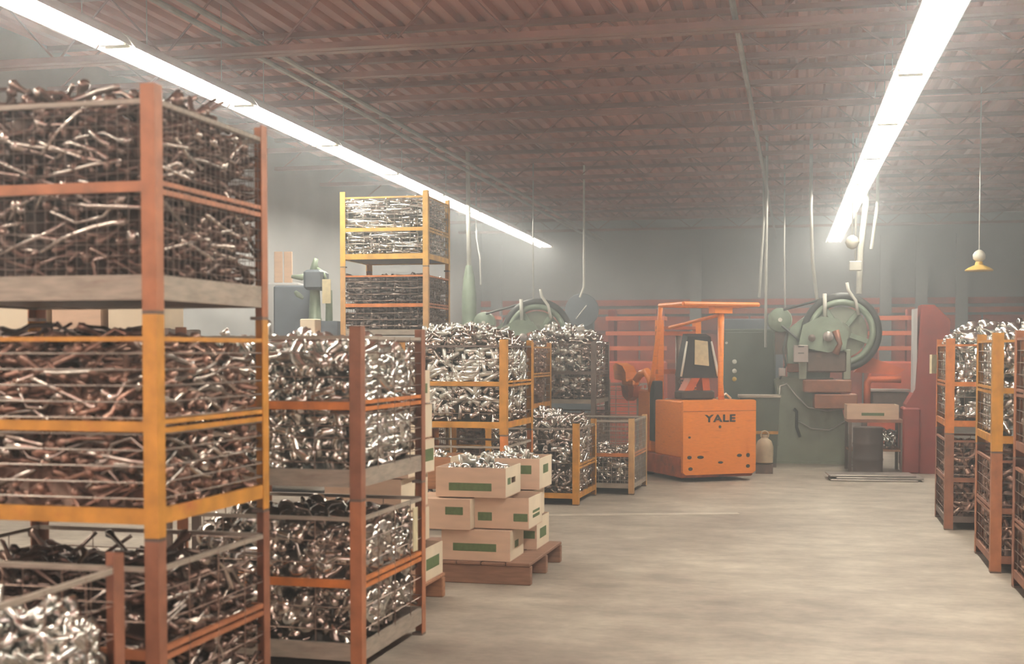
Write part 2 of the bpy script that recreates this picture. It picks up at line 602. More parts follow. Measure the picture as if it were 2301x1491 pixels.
PIECES = {'lever': [piece_lever(), piece_lever(.24, .07, .014), piece_rod(), piece_lever(.36, .02, .011)],
          'tube': [piece_stub(.12, .019), piece_spout(.045, .017), piece_stub(.08, .021)],
          'spout': [piece_spout(), piece_spout(.06, .024), piece_elbow(1.15), piece_stub(.14, .026)],
          'bulb': [piece_bulb(1.15), piece_elbow(1.2), piece_bulb(.9), piece_lever(.22, .04, .016)],
          'stub': [piece_stub(.11, .021), piece_stub(.14, .019), piece_stub(.08, .023)],
          'flat': [piece_rod(.40, .012), piece_lever(.34, .015, .016), piece_stub(.26, .016)]}
PIECE_ARR = {k: [arr(m) for m in ms] for k, ms in PIECES.items()}
PIECE_WORD = {'lever': 'metal_lever', 'tube': 'metal_tube', 'spout': 'metal_spout', 'bulb': 'metal_bulb_casting', 'stub': 'tube_stub', 'flat': 'metal_bar'}
PIECE_LOOK = {'lever': ['bent', 'short kinked', 'thin straight', 'long flat'], 'tube': ['straight', 'hooked', 'stubby'],
              'spout': ['wide hooked', 'tightly hooked', 'elbowed', 'straight'], 'bulb': ['large round', 'elbowed', 'small round', 'thin bent'],
              'stub': ['medium', 'long', 'short'], 'flat': ['thin', 'flat-bent', 'thick']}
PIECE_MESH = {}


def rand_rot(n, tilt=1.0):
    """random rotations; tilt < 1 keeps the long axis near level"""
    yaw = rng.uniform(0, 2 * math.pi, n)
    pit = rng.normal(0, .55, n) * tilt
    rol = rng.uniform(0, 2 * math.pi, n)
    cy, sy, cp, sp, cr, sr = np.cos(yaw), np.sin(yaw), np.cos(pit), np.sin(pit), np.cos(rol), np.sin(rol)
    Z, O = np.zeros(n), np.ones(n)
    Rz = np.stack([cy, -sy, Z, sy, cy, Z, Z, Z, O], -1).reshape(n, 3, 3)
    Ry = np.stack([cp, Z, sp, Z, O, Z, -sp, Z, cp], -1).reshape(n, 3, 3)
    Rx = np.stack([O, Z, Z, Z, cr, -sr, Z, sr, cr], -1).reshape(n, 3, 3)
    return Rz @ Ry @ Rx


def heap_height(x, y, w, dep, z1, mound):
    u, q = (x + w / 2) / (w / 2), (y - dep / 2) / (dep / 2)
    return z1 + mound * np.clip(1 - .9 * (u * u + q * q) * .75, 0, 1)


def make_pile(kind, mat, label, loc, rz, w, dep, z0, z1, n, mound=0.0, sides='fr', shell=.2, tilt=1.0, name='metal_parts_pile', scale=1.0):
    """a joined heap of many small castings filling a container; local frame: x -w..0, y 0..dep"""
    m = .05
    P = []
    lim = (w - 2 * m, dep - 2 * m)
    while len(P) < n:
        x = rng.uniform(-w + m, -m, 4 * n)
        y = rng.uniform(m, dep - m, 4 * n)
        top = heap_height(x, y, w, dep, z1, mound)
        z = z0 + .03 + rng.uniform(0, 1, 4 * n) * (top - z0 - .03)
        keep = (top - z) < shell
        if 'f' in sides:
            keep |= y < m + shell
        if 'r' in sides:
            keep |= x > -m - shell
        if 'l' in sides:
            keep |= x < -w + m + shell
        if 'b' in sides:
            keep |= y > dep - m - shell
        P += list(np.stack([x, y, z], -1)[keep])
    P = np.array(P[:n])
    arrs = PIECE_ARR[kind]
    VV, FF, base = [], [], 0
    idx = rng.integers(0, len(arrs), n)
    for a, (av, af) in enumerate(arrs):
        sel = P[idx == a]
        k = len(sel)
        if not k:
            continue
        Rm = rand_rot(k, tilt)
        sc = rng.uniform(.85, 1.15, k)[:, None, None] * scale
        pts = np.einsum('kij,vj->kvi', Rm, av) * sc + sel[:, None, :]
        # keep the pieces inside the container walls
        lo = np.array([-w + .028, .028, z0])
        hi = np.array([-.028, dep - .028, 99])
        mn, mx = pts.min(1), pts.max(1)
        sh = np.maximum(lo - mn, 0) - np.maximum(mx - hi, 0)
        pts += sh[:, None, :]
        VV.append(pts.reshape(-1, 3))
        nv = len(av)
        for i in range(k):
            o = base + i * nv
            FF += [tuple(o + q for q in f) for f in af]
        base += k * nv
    # lumpy inner mass so that the heap is solid
    g = 12
    xs, ys = np.linspace(-w + .13, -.13, g), np.linspace(.13, dep - .13, g)
    core = []
    for yy in ys:
        for xx in xs:
            core.append((xx, yy, max(z0 + .02, float(heap_height(xx, yy, w, dep, z1, mound)) - .10 + rng.uniform(-.03, .03))))
    cf = [(base + i * g + k, base + i * g + k + 1, base + (i + 1) * g + k + 1, base + (i + 1) * g + k) for i in range(g - 1) for k in range(g - 1)]
    per = [i for i in range(g)] + [i * g + g - 1 for i in range(1, g)] + [(g - 1) * g + i for i in range(g - 2, -1, -1)] + [i * g for i in range(g - 2, 0, -1)]
    nb = len(core)
    for q in per:
        core.append((core[q][0] + rng.uniform(-.02, .02), core[q][1] + rng.uniform(-.02, .02), z0 + .005))
    for i in range(len(per)):
        j = (i + 1) % len(per)
        cf.append((base + per[i], base + nb + i, base + nb + j, base + per[j]))
    cf.append(tuple(base + nb + i for i in range(len(per))))
    VV.append(np.array(core))
    FF += cf
    me = bpy.data.meshes.new(name)
    me.from_pydata(np.concatenate(VV).tolist(), [], FF)
    me.polygons.foreach_set('use_smooth', [True] * len(me.polygons))
    me.materials.append(mat)
    o = tag(obj(name, me, None, loc, rz), label, 'metal parts')
    o['kind'] = 'stuff'
    return o


def loose_pieces(kind, mat, label, group, loc, rz, w, dep, z0, z1, nf, ns, nt, mound=0.0, side='r', scale=1.0, tilt=1.0):
    """single castings lying against the front, the side and on top of a heap"""
    key0 = (kind, mat.name)
    if key0 not in PIECE_MESH:
        PIECE_MESH[key0] = [m.mesh(PIECE_WORD[kind], mat, True) for m in PIECES[kind]]
    M = Matrix.Translation(loc) @ Matrix.Rotation(rz, 4, 'Z')
    spots = []
    for i in range(nf):
        spots.append((rng.uniform(-w + .12, -.1), rng.uniform(.02, .06), rng.uniform(z0 + .07, z1 - .02), 'f'))
    for i in range(ns):
        xx = rng.uniform(-.06, -.02) if side == 'r' else rng.uniform(-w + .02, -w + .06)
        spots.append((xx, rng.uniform(.1, dep - .1), rng.uniform(z0 + .07, z1 - .02), side))
    for i in range(nt):
        x, y = rng.uniform(-w + .13, -.13), rng.uniform(.1, dep - .13)
        spots.append((x, y, float(heap_height(x, y, w, dep, z1, mound)) + .008, 't'))
    for x, y, z, s in spots:
        i = int(rng.integers(0, len(PIECE_MESH[key0])))
        me = PIECE_MESH[key0][i]
        a = rng.normal(0, .55) * tilt
        ro = rng.uniform(0, 2 * math.pi)
        if s == 'f':
            E = Matrix.Rotation(rng.choice([0, math.pi]), 4, 'Z') @ Matrix.Rotation(a, 4, 'Y') @ Matrix.Rotation(ro, 4, 'X')
        elif s == 't':
            E = Matrix.Rotation(rng.uniform(0, 6.28), 4, 'Z') @ Matrix.Rotation(a * .5, 4, 'Y') @ Matrix.Rotation(ro, 4, 'X')
        else:
            E = Matrix.Rotation(math.pi / 2 + rng.choice([0, math.pi]), 4, 'Z') @ Matrix.Rotation(a, 4, 'Y') @ Matrix.Rotation(ro, 4, 'X')
        sc = scale * rng.uniform(.9, 1.2)
        pts = PIECE_ARR[kind][i][0] @ np.array((E.to_3x3() * sc)).T + np.array([x, y, z])
        lo, hi = np.array([-w + .028, .028, z0]), np.array([-.028, dep - .028, 99])
        sh = np.maximum(lo - pts.min(0), 0) - np.maximum(pts.max(0) - hi, 0)
        o = bpy.data.objects.new(PIECE_WORD[kind], me)
        COL.objects.link(o)
        o.matrix_world = M @ Matrix.Translation(Vector((x, y, z)) + Vector(sh)) @ E @ Matrix.Scale(sc, 4)
        tag(o, PIECE_LOOK[kind][i] + ' ' + label + {'f': ', at its front', 't': ', on top'}.get(s, ', at its side'), 'metal part', group)


# ------------------------------------------------------------------ wire-sided stacking baskets
MESH_CACHE = {}


def cached(key, fn):
    if key not in MESH_CACHE:
        MESH_CACHE[key] = fn()
    return MESH_CACHE[key]


def angle_post(sx, sy, z0, z1, a=.06, t=.006):
    """L-section post; sx, sy give the corner's outward directions"""
    mb = MB()
    def bx(x0, x1, y0, y1):
        mb.box(min(x0, x1), min(y0, y1), z0, max(x0, x1), max(y0, y1), z1)
    bx(0, -sx * a, 0, -sy * t)
    bx(0, -sx * t, -sy * t, -sy * a)
    return mb


def basket(label, loc, rz, w=1.0, dep=1.0, h=.85, post=None, rail=None, bottom=None, top=None, wire=None, zb=.07, hb=.055, zm=.46, ht=.05,
           mesh='grid', a=.06, side_mid=True, front_mid=True, name='stacking_basket', cat='basket', wy=.055, wx=.09, wr=.0028):
    rail, bottom, top, wire = rail or post, bottom or rail or post, top or rail or post, wire or M_WIRE
    t = thing(name, label, cat, loc, rz)
    zt = h - ht
    corners = ((0, 0, 1, -1), (-w, 0, -1, -1), (0, dep, 1, 1), (-w, dep, -1, 1))
    for cx, cy, sx, sy in corners:
        me = cached(('post', sx, sy, h, a, post.name), lambda: angle_post(sx, sy, .012, h, a).mesh('post', post))
        obj('post', me, t, (cx, cy, 0))
        me = cached(('foot', sx, sy, a, post.name), lambda: MB().box(min(0, -sx * a), min(0, -sy * a), 0, max(0, -sx * a), max(0, -sy * a), .014).mesh('foot', M_DARKSTEEL))
        obj('foot', me, t, (cx, cy, 0))
    c = .008
    def fb(nm, z0, z1, m, d0=.004, th=.022):
        # front and back members, then the two sides
        k = cached((nm, 'f', w, z0, z1, m.name, a), lambda: MB().box(-w + c, d0, z0, -c, d0 + th, z1).mesh(nm, m))
        obj(nm, k, t)
        obj(nm, k, t, (0, dep - 2 * d0 - th, 0))
    def sd(nm, z0, z1, m, d0=.004, th=.022):
        k = cached((nm, 's', dep, z0, z1, m.name, a), lambda: MB().box(-d0 - th, c, z0, -d0, dep - c, z1).mesh(nm, m))
        obj(nm, k, t)
        obj(nm, k, t, (-w + 2 * d0 + th, 0, 0))
    fb('bottom_rail', zb, zb + hb, bottom)
    sd('bottom_rail', zb, zb + hb, bottom)
    fb('top_rail', zt - .018, zt, top)
    sd('top_rail', zt - .018, zt, top)
    if front_mid:
        fb('middle_rail', zm - .02, zm + .02, rail)
    if side_mid:
        sd('middle_rail', zm + .008, zm + .026, rail)
        sd('middle_rail', zm - .026, zm - .006, rail)
    obj('floor_plate', cached(('fp', w, dep, zb), lambda: MB().box(-w + .03, .03, zb + .01, -.03, dep - .03, zb + .022).mesh('floor_plate', M_PLATE)), t)
    def wires(L):
        mb = MB()
        z = zb + hb + wy * .6
        while z < zt - .02:
            mb.tube((-L + .01, 0, z), (-.01, 0, z), wr, 4)
            z += wy
        if mesh == 'grid':
            x = -L + wx
            while x < -.03:
                mb.tube((x, .004, zb + hb - .01), (x, .004, zt), wr, 4)
                x += wx
        elif mesh == 'bars':
            for k in (1, 2, 3):
                mb.tube((-L * k / 4, .004, zb + hb - .01), (-L * k / 4, .004, zt), wr, 4)
        return mb
    kf = cached(('wf', w, h, mesh, wy, wx, zb, hb, ht, wire.name), lambda: wires(w).mesh('wire_panel', wire))
    obj('wire_panel', kf, t, (0, .009, 0))
    obj('wire_panel', kf, t, (0, dep - .013, 0))
    ks = cached(('ws', dep, h, mesh, wy, wx, zb, hb, ht, wire.name), lambda: wires(dep).mesh('wire_panel', wire))
    obj('wire_panel', ks, t, (-.009, 0, 0), -math.pi / 2)
    obj('wire_panel', ks, t, (-w + .013, 0, 0), -math.pi / 2)
    for o in t.children:
        if o.name.startswith('wire_panel'):
            if o.rotation_euler[2] != 0:
                # panel spans -dep..0 along its own x: turn it to run 0..dep along y
                pass
    return t


def up(p, z):
    return Vector((p.x, p.y, z))


RZ = R(-2.0)
# --- tall stack of three at the left
H_A = .87
pA = place(352, 4.9, 1.6)
A3 = basket('rusty basket with brown posts, lowest of the tall stack', up(pA, 0), R(-1.5), 1.2, 1.0, H_A, M_BROWN, M_RUSTORANGE, M_BROWN, M_GREYBAR,
            zb=.07, zm=.43, ht=.10, wy=.12, mesh='bars')
A2 = basket('golden yellow basket, middle of the tall stack', up(pA, H_A), R(-1.5), 1.2, 1.0, H_A, M_YELLOW, M_YELLOW, M_YELLOW, M_YELLOW, zb=.065,
            hb=.06, zm=.44, ht=.085, wy=.062, mesh='lines', wr=.0036, wire=M_WIREGREY)
A1 = basket('orange-posted basket with grey bottom bars on top of the tall stack', up(pA, 2 * H_A), R(-1.5), 1.2, 1.0, H_A, M_RUSTORANGE, M_RUSTORANGE, M_GREYBAR,
            M_GREYBAR, zb=.055, hb=.095, zm=.485, ht=.055, wy=.045, wx=.045, mesh='grid', wr=.0018, wire=M_DARKSTEEL)
for k, (lab, z, mound, mat, n) in enumerate((
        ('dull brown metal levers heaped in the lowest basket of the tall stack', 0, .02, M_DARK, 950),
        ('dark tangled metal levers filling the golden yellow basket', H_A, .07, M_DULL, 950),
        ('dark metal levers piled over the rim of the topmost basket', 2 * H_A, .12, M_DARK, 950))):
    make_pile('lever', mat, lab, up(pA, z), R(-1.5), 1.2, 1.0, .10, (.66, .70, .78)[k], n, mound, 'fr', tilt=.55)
loose_pieces('lever', M_MID, 'shiny metal lever lying in the golden yellow basket', 'levers in the golden yellow basket', up(pA, H_A), R(-1.5), 1.2, 1.0, .13, .72, 34, 34, 8, .07, tilt=.6)
loose_pieces('lever', M_MID, 'metal lever lying in the topmost basket of the tall stack', 'levers in the topmost basket', up(pA, 2 * H_A), R(-1.5), 1.2, 1.0, .16, .78, 40, 22, 14, .12, tilt=.6)
loose_pieces('lever', M_MID, 'metal lever lying in the lowest basket of the tall stack', 'levers in the lowest basket', up(pA, 0), R(-1.5), 1.2, 1.0, .13, .68, 14, 26, 6, .02, tilt=.6)

# --- single basket in front of that stack
pF = place(274, 4.72, .8)
locF = Vector((pF.x, pF.y - 1.0, 0))
basket('low brown basket of short bright tubes in front of the tall stack', locF, R(-.5), 1.0, 1.0, .86, M_BROWN, M_RUSTORANGE, M_BROWN, M_GREYBAR, zm=.4, ht=.05, a=.07, wy=.12, mesh='bars')
make_pile('tube', M_SHINY, 'short bright tubes heaped in the low brown basket', locF, R(-.5), 1.0, 1.0, .1, .62, 1500, .05, 'fr')
loose_pieces('tube', M_SHINY, 'bright tube lying in the low brown basket', 'tubes in the low brown basket', locF, R(-.5), 1.0, 1.0, .13, .64, 0, 34, 70, .05)

# --- stack of two behind it
pB = place(812, 6.3, .8)
B2 = basket('brown-posted basket with orange rails, lower of the two-high stack by the cartons', up(pB, 0), RZ, 1.0, 1.0, .86, M_RUSTORANGE, M_ORANGE, M_GREYBAR, M_GREYBAR,
            hb=.085, ht=.08, zm=.45, wy=.11, mesh='bars')
B1 = basket('brown-posted basket of bright spouts, upper of the two-high stack by the cartons', up(pB, .86), RZ, 1.0, 1.0, .86, M_BROWN, M_ORANGE, M_GREYBAR, M_GREYBAR, hb=.085,
            ht=.045, zm=.47, wy=.06, mesh='bars')
make_pile('bulb', M_MID, 'bulb-shaped castings heaped in the lower basket by the cartons', up(pB, 0), RZ, 1.0, 1.0, .12, .70, 800, .03, 'fr')
make_pile('spout', M_SHINY, 'bright bent spouts heaped in the upper basket by the cartons', up(pB, .86), RZ, 1.0, 1.0, .12, .74, 900, .02, 'fr')
loose_pieces('bulb', M_SHINY, 'bulb-shaped casting lying in the lower basket by the cartons', 'bulb castings in the lower basket', up(pB, 0), RZ, 1.0, 1.0, .15, .70, 26, 34, 6, .03)
loose_pieces('spout', M_SHINY, 'bright spout lying in the upper basket by the cartons', 'spouts in the upper basket', up(pB, .86), RZ, 1.0, 1.0, .15, .75, 34, 44, 20, .02)

# --- the tallest stack, four baskets, under the long light row
H_T = .845
pT = place(962, 14.35, 1.8)
spec_T = (('tan basket at the bottom of the four-high stack', M_TAN, M_TAN, M_GREYBAR),
          ('tan basket second from the bottom of the four-high stack', M_TAN, M_ORANGE, M_GREYBAR),
          ('tan basket with orange rails, third up the four-high stack', M_TAN, M_ORANGE, M_GREYBAR),
          ('pale yellow basket on top of the four-high stack', M_PALEYELLOW, M_PALEYELLOW, M_PALEYELLOW))
pile_T = ('dark metal bars in the bottom basket of the four-high stack', 'dark metal bars in the second basket of the four-high stack',
          'dark metal bars in the third basket of the four-high stack', 'pale metal bars laid flat in the topmost basket of the four-high stack')
for k in range(4):
    lab, mp_, mr_, mb_ = spec_T[k]
    basket(lab, up(pT, k * H_T), R(1.0), 1.02, 1.0, H_T, mp_, mr_, mb_, mr_ if k else None, zb=.09, hb=.06, zm=.42, ht=.06 if k == 3 else .09, wy=.07, wx=.09, wire=M_WIREGREY if k == 3 else M_WIRE)
    if k:
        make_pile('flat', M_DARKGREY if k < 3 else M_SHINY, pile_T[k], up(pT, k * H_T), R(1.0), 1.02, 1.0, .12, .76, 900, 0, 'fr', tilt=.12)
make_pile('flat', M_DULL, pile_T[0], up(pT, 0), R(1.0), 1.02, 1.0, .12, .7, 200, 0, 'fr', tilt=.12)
loose_pieces('flat', M_SHINY, 'pale metal bar lying in the topmost basket of the four-high stack', 'bars in the topmost basket', up(pT, 3 * H_T), R(1.0), 1.02, 1.0, .14, .74, 44, 6, 4, 0, tilt=.1)

# --- yellow two-high stack of short bright tubes
pC = place(1138, 11.3, .8)
C2 = basket('yellow basket under the basket of bright tube stubs, behind the cartons', up(pC, 0), RZ, 1.0, 1.0, .85, M_ORANGE, M_YELLOW, M_YELLOW, M_GREYBAR, zm=.45, wy=.12, mesh='bars', ht=.09)
C1 = basket('yellow basket heaped with bright tube stubs behind the cartons', up(pC, .85), RZ, 1.0, 1.0, .85, M_YELLOW, M_YELLOW, M_YELLOW, M_DARKSTEEL, zm=.46, wy=.12, mesh='bars', ht=.05, a=.065)
make_pile('stub', M_MID, 'short tubes half filling the yellow basket behind the cartons', up(pC, 0), RZ, 1.0, 1.0, .1, .62, 700, 0, 'fr', scale=1.1)
make_pile('stub', M_MID, 'bright tube stubs heaped high in the yellow basket behind the cartons', up(pC, .85), RZ, 1.0, 1.0, .1, .80, 1500, .17, 'fr', scale=1.1)
loose_pieces('stub', M_WHITE, 'bright tube stub in the heaped yellow basket', 'tube stubs in the heaped yellow basket', up(pC, .85), RZ, 1.0, 1.0, .14, .80, 95, 46, 95, .17, scale=1.05, tilt=1.5)
loose_pieces('stub', M_WHITE, 'bright tube stub in the lower yellow basket', 'tube stubs in the lower yellow basket', up(pC, 0), RZ, 1.0, 1.0, .14, .62, 12, 8, 10, 0, scale=1.15)

# --- yellow stack right behind it
pD = place(1197, 15.2, .8)
basket('yellow basket, lower of the stack just behind the heaped stubs', up(pD, 0), RZ, 1.0, 1.0, .85, M_YELLOW, M_YELLOW)
basket('yellow basket, upper of the stack just behind the heaped stubs', up(pD, .85), RZ, 1.0, 1.0, .85, M_YELLOW, M_YELLOW, wy=.08)
make_pile('spout', M_DULL, 'dull spouts in the lower yellow basket behind the heaped stubs', up(pD, 0), RZ, 1.0, 1.0, .1, .7, 350, 0, 'fr')
make_pile('spout', M_DULL, 'dull spouts in the upper yellow basket behind the heaped stubs', up(pD, .85), RZ, 1.0, 1.0, .1, .74, 500, 0, 'fr')

# --- single yellow basket by the pallet of cartons
pG = place(1300, 13.3, .4)
basket('single yellow basket heaped with silvery castings beside the aisle', up(pG, 0), RZ, 1.0, 1.0, .85, M_YELLOW, M_YELLOW, M_YELLOW, M_WIREGREY, zm=.40, wy=.12, mesh='bars', a=.065, front_mid=False)
make_pile('spout', M_MID, 'silvery castings heaped in the single yellow basket beside the aisle', up(pG, 0), RZ, 1.0, 1.0, .1, .78, 900, .14, 'fr', scale=.9)
loose_pieces('spout', M_SHINY, 'silvery casting in the single yellow basket beside the aisle', 'castings in the single yellow basket', up(pG, 0), RZ, 1.0, 1.0, .13, .78, 30, 40, 24, .14, scale=.95)

# --- tan basket by the lift truck
pH = place(1424, 14.3, .4)
basket('tan basket half full of silvery castings, nearest the orange truck', up(pH, 0), RZ, 1.0, 1.0, .85, M_TAN, M_ORANGE, M_GREYBAR, M_GREYBAR, zm=.44, wy=.05, wx=.05, wire=M_WIREGREY, ht=.02)
make_pile('spout', M_MID, 'silvery castings half filling the tan basket nearest the orange truck', up(pH, 0), RZ, 1.0, 1.0, .1, .44, 600, .03, 'fr', scale=.9)
loose_pieces('spout', M_SHINY, 'silvery casting in the tan basket nearest the orange truck', 'castings in the tan basket', up(pH, 0), RZ, 1.0, 1.0, .13, .44, 16, 16, 10, .03, scale=.95)

# --- dark steel stack heaped with white castings
pI = place(1338, 16.35, .8)
basket('dark steel basket, lower of the dark stack behind the tan basket', up(pI, 0), RZ, 1.0, 1.0, .86, M_DARKSTEEL, M_DARKSTEEL)
basket('dark steel basket heaped with whitish castings behind the tan basket', up(pI, .86), RZ, 1.0, 1.0, .86, M_DARKSTEEL, M_DARKSTEEL, M_GREYBAR, wy=.06, ht=.02)
make_pile('spout', M_DULL, 'dark castings in the lower dark steel basket', up(pI, 0), RZ, 1.0, 1.0, .1, .72, 400, 0, 'fr')
make_pile('bulb', M_MID, 'silvery castings heaped in the upper dark steel basket', up(pI, .86), RZ, 1.0, 1.0, .1, .82, 700, .20, 'fr')
loose_pieces('bulb', M_WHITE, 'whitish casting in the upper dark steel basket', 'castings in the upper dark steel basket', up(pI, .86), RZ, 1.0, 1.0, .14, .82, 22, 12, 46, .20)

# --- pale wire cage by the truck's fork side
pJ = place(1436, 17.3, .8)
basket('pale grey wire cage standing empty by the truck', up(pJ, 0), R(-4), .62, .9, 1.2, M_WIREGREY, M_WIREGREY, M_WIREGREY, M_WIREGREY, wire=M_PIPE, wy=.11, wx=.3, zm=.66, wr=.006, name='wire_cage', cat='cage', a=.035)

# --- stacks on the right of the aisle
def right_stack(px, d, h, rz, labs, posts, rails, bots, piles, mats, kinds, mounds, ns, rear=False):
    p = place(px, d, .8)
    w = 1.0
    c, s = math.cos(rz), math.sin(rz)
    o = Vector((p.x + c * w, p.y + s * w, 0))
    if rear:
        o = o - Vector((-s, c, 0)) * 1.0
    for k in range(2):
        b = basket(labs[k], up(o, k * h), rz, w, 1.0, h, posts[k], rails[k], bots[k], rails[k], zm=.45, wy=.08, wx=.16, a=.075, ht=.05)
        make_pile(kinds[k], mats[k], piles[k], up(o, k * h), rz, w, 1.0, .11, .74, ns[k], mounds[k], 'fl')
    return o, b


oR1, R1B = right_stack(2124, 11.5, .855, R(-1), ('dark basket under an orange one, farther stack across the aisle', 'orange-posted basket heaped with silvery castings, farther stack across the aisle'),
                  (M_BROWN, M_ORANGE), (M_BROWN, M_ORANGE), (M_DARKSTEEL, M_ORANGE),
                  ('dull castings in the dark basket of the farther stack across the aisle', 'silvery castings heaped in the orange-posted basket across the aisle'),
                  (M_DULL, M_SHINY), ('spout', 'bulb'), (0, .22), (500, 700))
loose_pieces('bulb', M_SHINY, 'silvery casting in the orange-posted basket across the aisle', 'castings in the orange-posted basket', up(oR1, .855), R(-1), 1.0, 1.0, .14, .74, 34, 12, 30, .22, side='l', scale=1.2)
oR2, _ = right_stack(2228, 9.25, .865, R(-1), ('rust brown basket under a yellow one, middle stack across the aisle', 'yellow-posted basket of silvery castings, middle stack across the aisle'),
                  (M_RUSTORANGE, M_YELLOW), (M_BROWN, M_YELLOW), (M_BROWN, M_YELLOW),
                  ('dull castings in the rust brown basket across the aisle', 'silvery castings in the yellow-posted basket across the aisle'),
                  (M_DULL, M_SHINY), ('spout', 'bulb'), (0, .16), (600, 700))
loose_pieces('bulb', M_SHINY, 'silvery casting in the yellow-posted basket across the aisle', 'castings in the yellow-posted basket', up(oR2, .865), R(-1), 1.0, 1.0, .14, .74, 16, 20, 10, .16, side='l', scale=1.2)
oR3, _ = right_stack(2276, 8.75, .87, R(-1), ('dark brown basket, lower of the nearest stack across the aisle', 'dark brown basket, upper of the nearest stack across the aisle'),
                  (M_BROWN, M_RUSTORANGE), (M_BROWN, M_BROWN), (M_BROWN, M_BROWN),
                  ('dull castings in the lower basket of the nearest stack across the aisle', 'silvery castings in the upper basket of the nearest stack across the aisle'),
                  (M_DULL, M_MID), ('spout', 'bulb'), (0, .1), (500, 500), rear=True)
# paper tags tied to two baskets
MB().box(-.045, -.012, -.09, .045, .012, .09).build('paper_tag', M_TAG, R1B, False, (-1.045, .80, .62), R(55))
MB().box(-.003, -.035, -.12, .003, .035, .12).build('paper_tag', M_TAG, B2, False, (.006, .80, .62))


# ------------------------------------------------------------------ cartons on pallets
def pallet(label, loc, rz, w, dep, mat, n=6):
    """front right corner at loc; three runners under a slatted deck"""
    t = thing('wooden_pallet', label, 'pallet', loc, rz)
    for k in range(3):
        y0 = k * (dep - .06) / 2
        MB().bbox(-w, y0 + .001, 0, 0, y0 + .06, .129, .005).build('runner', mat, t)
    bw = w / n
    for k in range(n):
        MB().bbox(-w + k * bw + .004, -.01, .13, -w + (k + 1) * bw - .004, dep + .01, .15 + .003 * (k % 2), .004).build('deck_board', mat, t)
    return t


def carton(label, loc, rz, w, dep, h, patches, mat=M_CARD, open_top=True, side=M_CARDPALE_LIT, handle=False):
    """front right bottom corner at loc; patches: (face, u0, z0, u1, z1) of printed green"""
    t = thing('carton', label, 'box', loc, rz)
    th = .006
    MB().box(-w, 0, 0, 0, dep, th).build('base', mat, t)
    MB().box(-w, 0, th, 0, th, h).build('front_wall', mat, t)
    MB().box(-w, dep - th, th, 0, dep, h).build('back_wall', mat, t)
    MB().box(-w, th, th, -w + th, dep - th, h).build('side_wall', mat, t)
    sw = MB()
    if handle:
        zc0, zc1, y0, y1 = h * .42, h * .62, dep * .38, dep * .66
        sw.box(-th, th, th, 0, dep - th, zc0).box(-th, th, zc1, 0, dep - th, h).box(-th, th, zc0, 0, y0, zc1).box(-th, y1, zc0, 0, dep - th, zc1)
    else:
        sw.box(-th, th, th, 0, dep - th, h)
    sw.build('side_wall', side, t)  # right wall paler: light from the aisle put into its colour
    if not open_top:
        MB().box(-w, 0, h, -.003, dep / 2 - .002, h + .004).build('flap', mat, t)
        MB().box(-w, dep / 2 + .002, h, -.003, dep, h + .004).build('flap', mat, t)
    for fc, u0, z0, u1, z1 in patches:
        if fc == 'f':
            MB().box(-w + u0 * w, -.0015, z0 * h, -w + u1 * w, .001, z1 * h).build('printed_patch', M_GREENINK, t)
        else:
            MB().box(-.001, u0 * dep, z0 * h, .0015, u1 * dep, z1 * h).build('printed_patch', M_GREENINK, t)
    return t


def filled(t_loc, rz, w, dep, h, label, n=70, mound=.06, lab1=None, grp=None, k=0):
    make_pile('spout', M_SHINY, label, t_loc, rz, w, dep, .012, h - .03, n, mound, 'f', .1, scale=.55, name='small_castings_pile')
    if k:
        loose_pieces('spout', M_WHITE, lab1, grp, t_loc, rz, w, dep, .02, h - .02, 0, 0, k, mound, scale=.6)


pp = place(1192, 8.75, .1)
PR = R(-1.5)
pallet('dark wooden pallet under the cartons with green print', up(pp, 0), PR, 1.05, 1.05, M_WOOD)
DK = .155
def on1(px, d, z):
    q = place(px, d, z + .1)
    return Vector((q.x, q.y, z))


h1 = .205
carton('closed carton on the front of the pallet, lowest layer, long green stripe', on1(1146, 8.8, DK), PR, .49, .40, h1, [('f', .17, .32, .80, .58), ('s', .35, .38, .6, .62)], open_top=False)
l = on1(1206, 9.35, DK)
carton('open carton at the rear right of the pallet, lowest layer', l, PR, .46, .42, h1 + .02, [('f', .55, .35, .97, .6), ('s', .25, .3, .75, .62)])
filled(l, PR, .46, .42, h1, 'silvery castings in the rear right carton of the lowest layer', 60)
z2 = DK + h1 + .012
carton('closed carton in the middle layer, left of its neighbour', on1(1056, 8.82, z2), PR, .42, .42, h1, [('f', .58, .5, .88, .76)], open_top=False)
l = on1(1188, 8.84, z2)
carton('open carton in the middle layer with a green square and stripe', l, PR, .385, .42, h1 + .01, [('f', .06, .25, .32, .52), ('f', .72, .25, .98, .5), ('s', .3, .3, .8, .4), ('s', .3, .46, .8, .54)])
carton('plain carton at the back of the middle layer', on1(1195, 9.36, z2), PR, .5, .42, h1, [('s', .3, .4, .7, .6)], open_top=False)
z3 = z2 + h1 + .014
l = on1(1136, 8.82, z3)
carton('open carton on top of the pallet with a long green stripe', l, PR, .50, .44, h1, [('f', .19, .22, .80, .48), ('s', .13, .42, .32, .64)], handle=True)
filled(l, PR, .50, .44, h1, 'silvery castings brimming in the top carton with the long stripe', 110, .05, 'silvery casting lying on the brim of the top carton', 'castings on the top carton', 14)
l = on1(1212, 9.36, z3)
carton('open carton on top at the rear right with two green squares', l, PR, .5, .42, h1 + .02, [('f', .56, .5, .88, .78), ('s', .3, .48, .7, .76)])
filled(l, PR, .5, .42, h1, 'silvery castings brimming in the rear right top carton', 100, .05, 'silvery casting lying on the brim of the rear right top carton', 'castings on the rear right carton', 10)
l = on1(1012, 9.38, z3)
carton('brown carton on top at the rear left of the pallet', l, PR, .36, .42, h1 + .03, [], M_WOODRED)
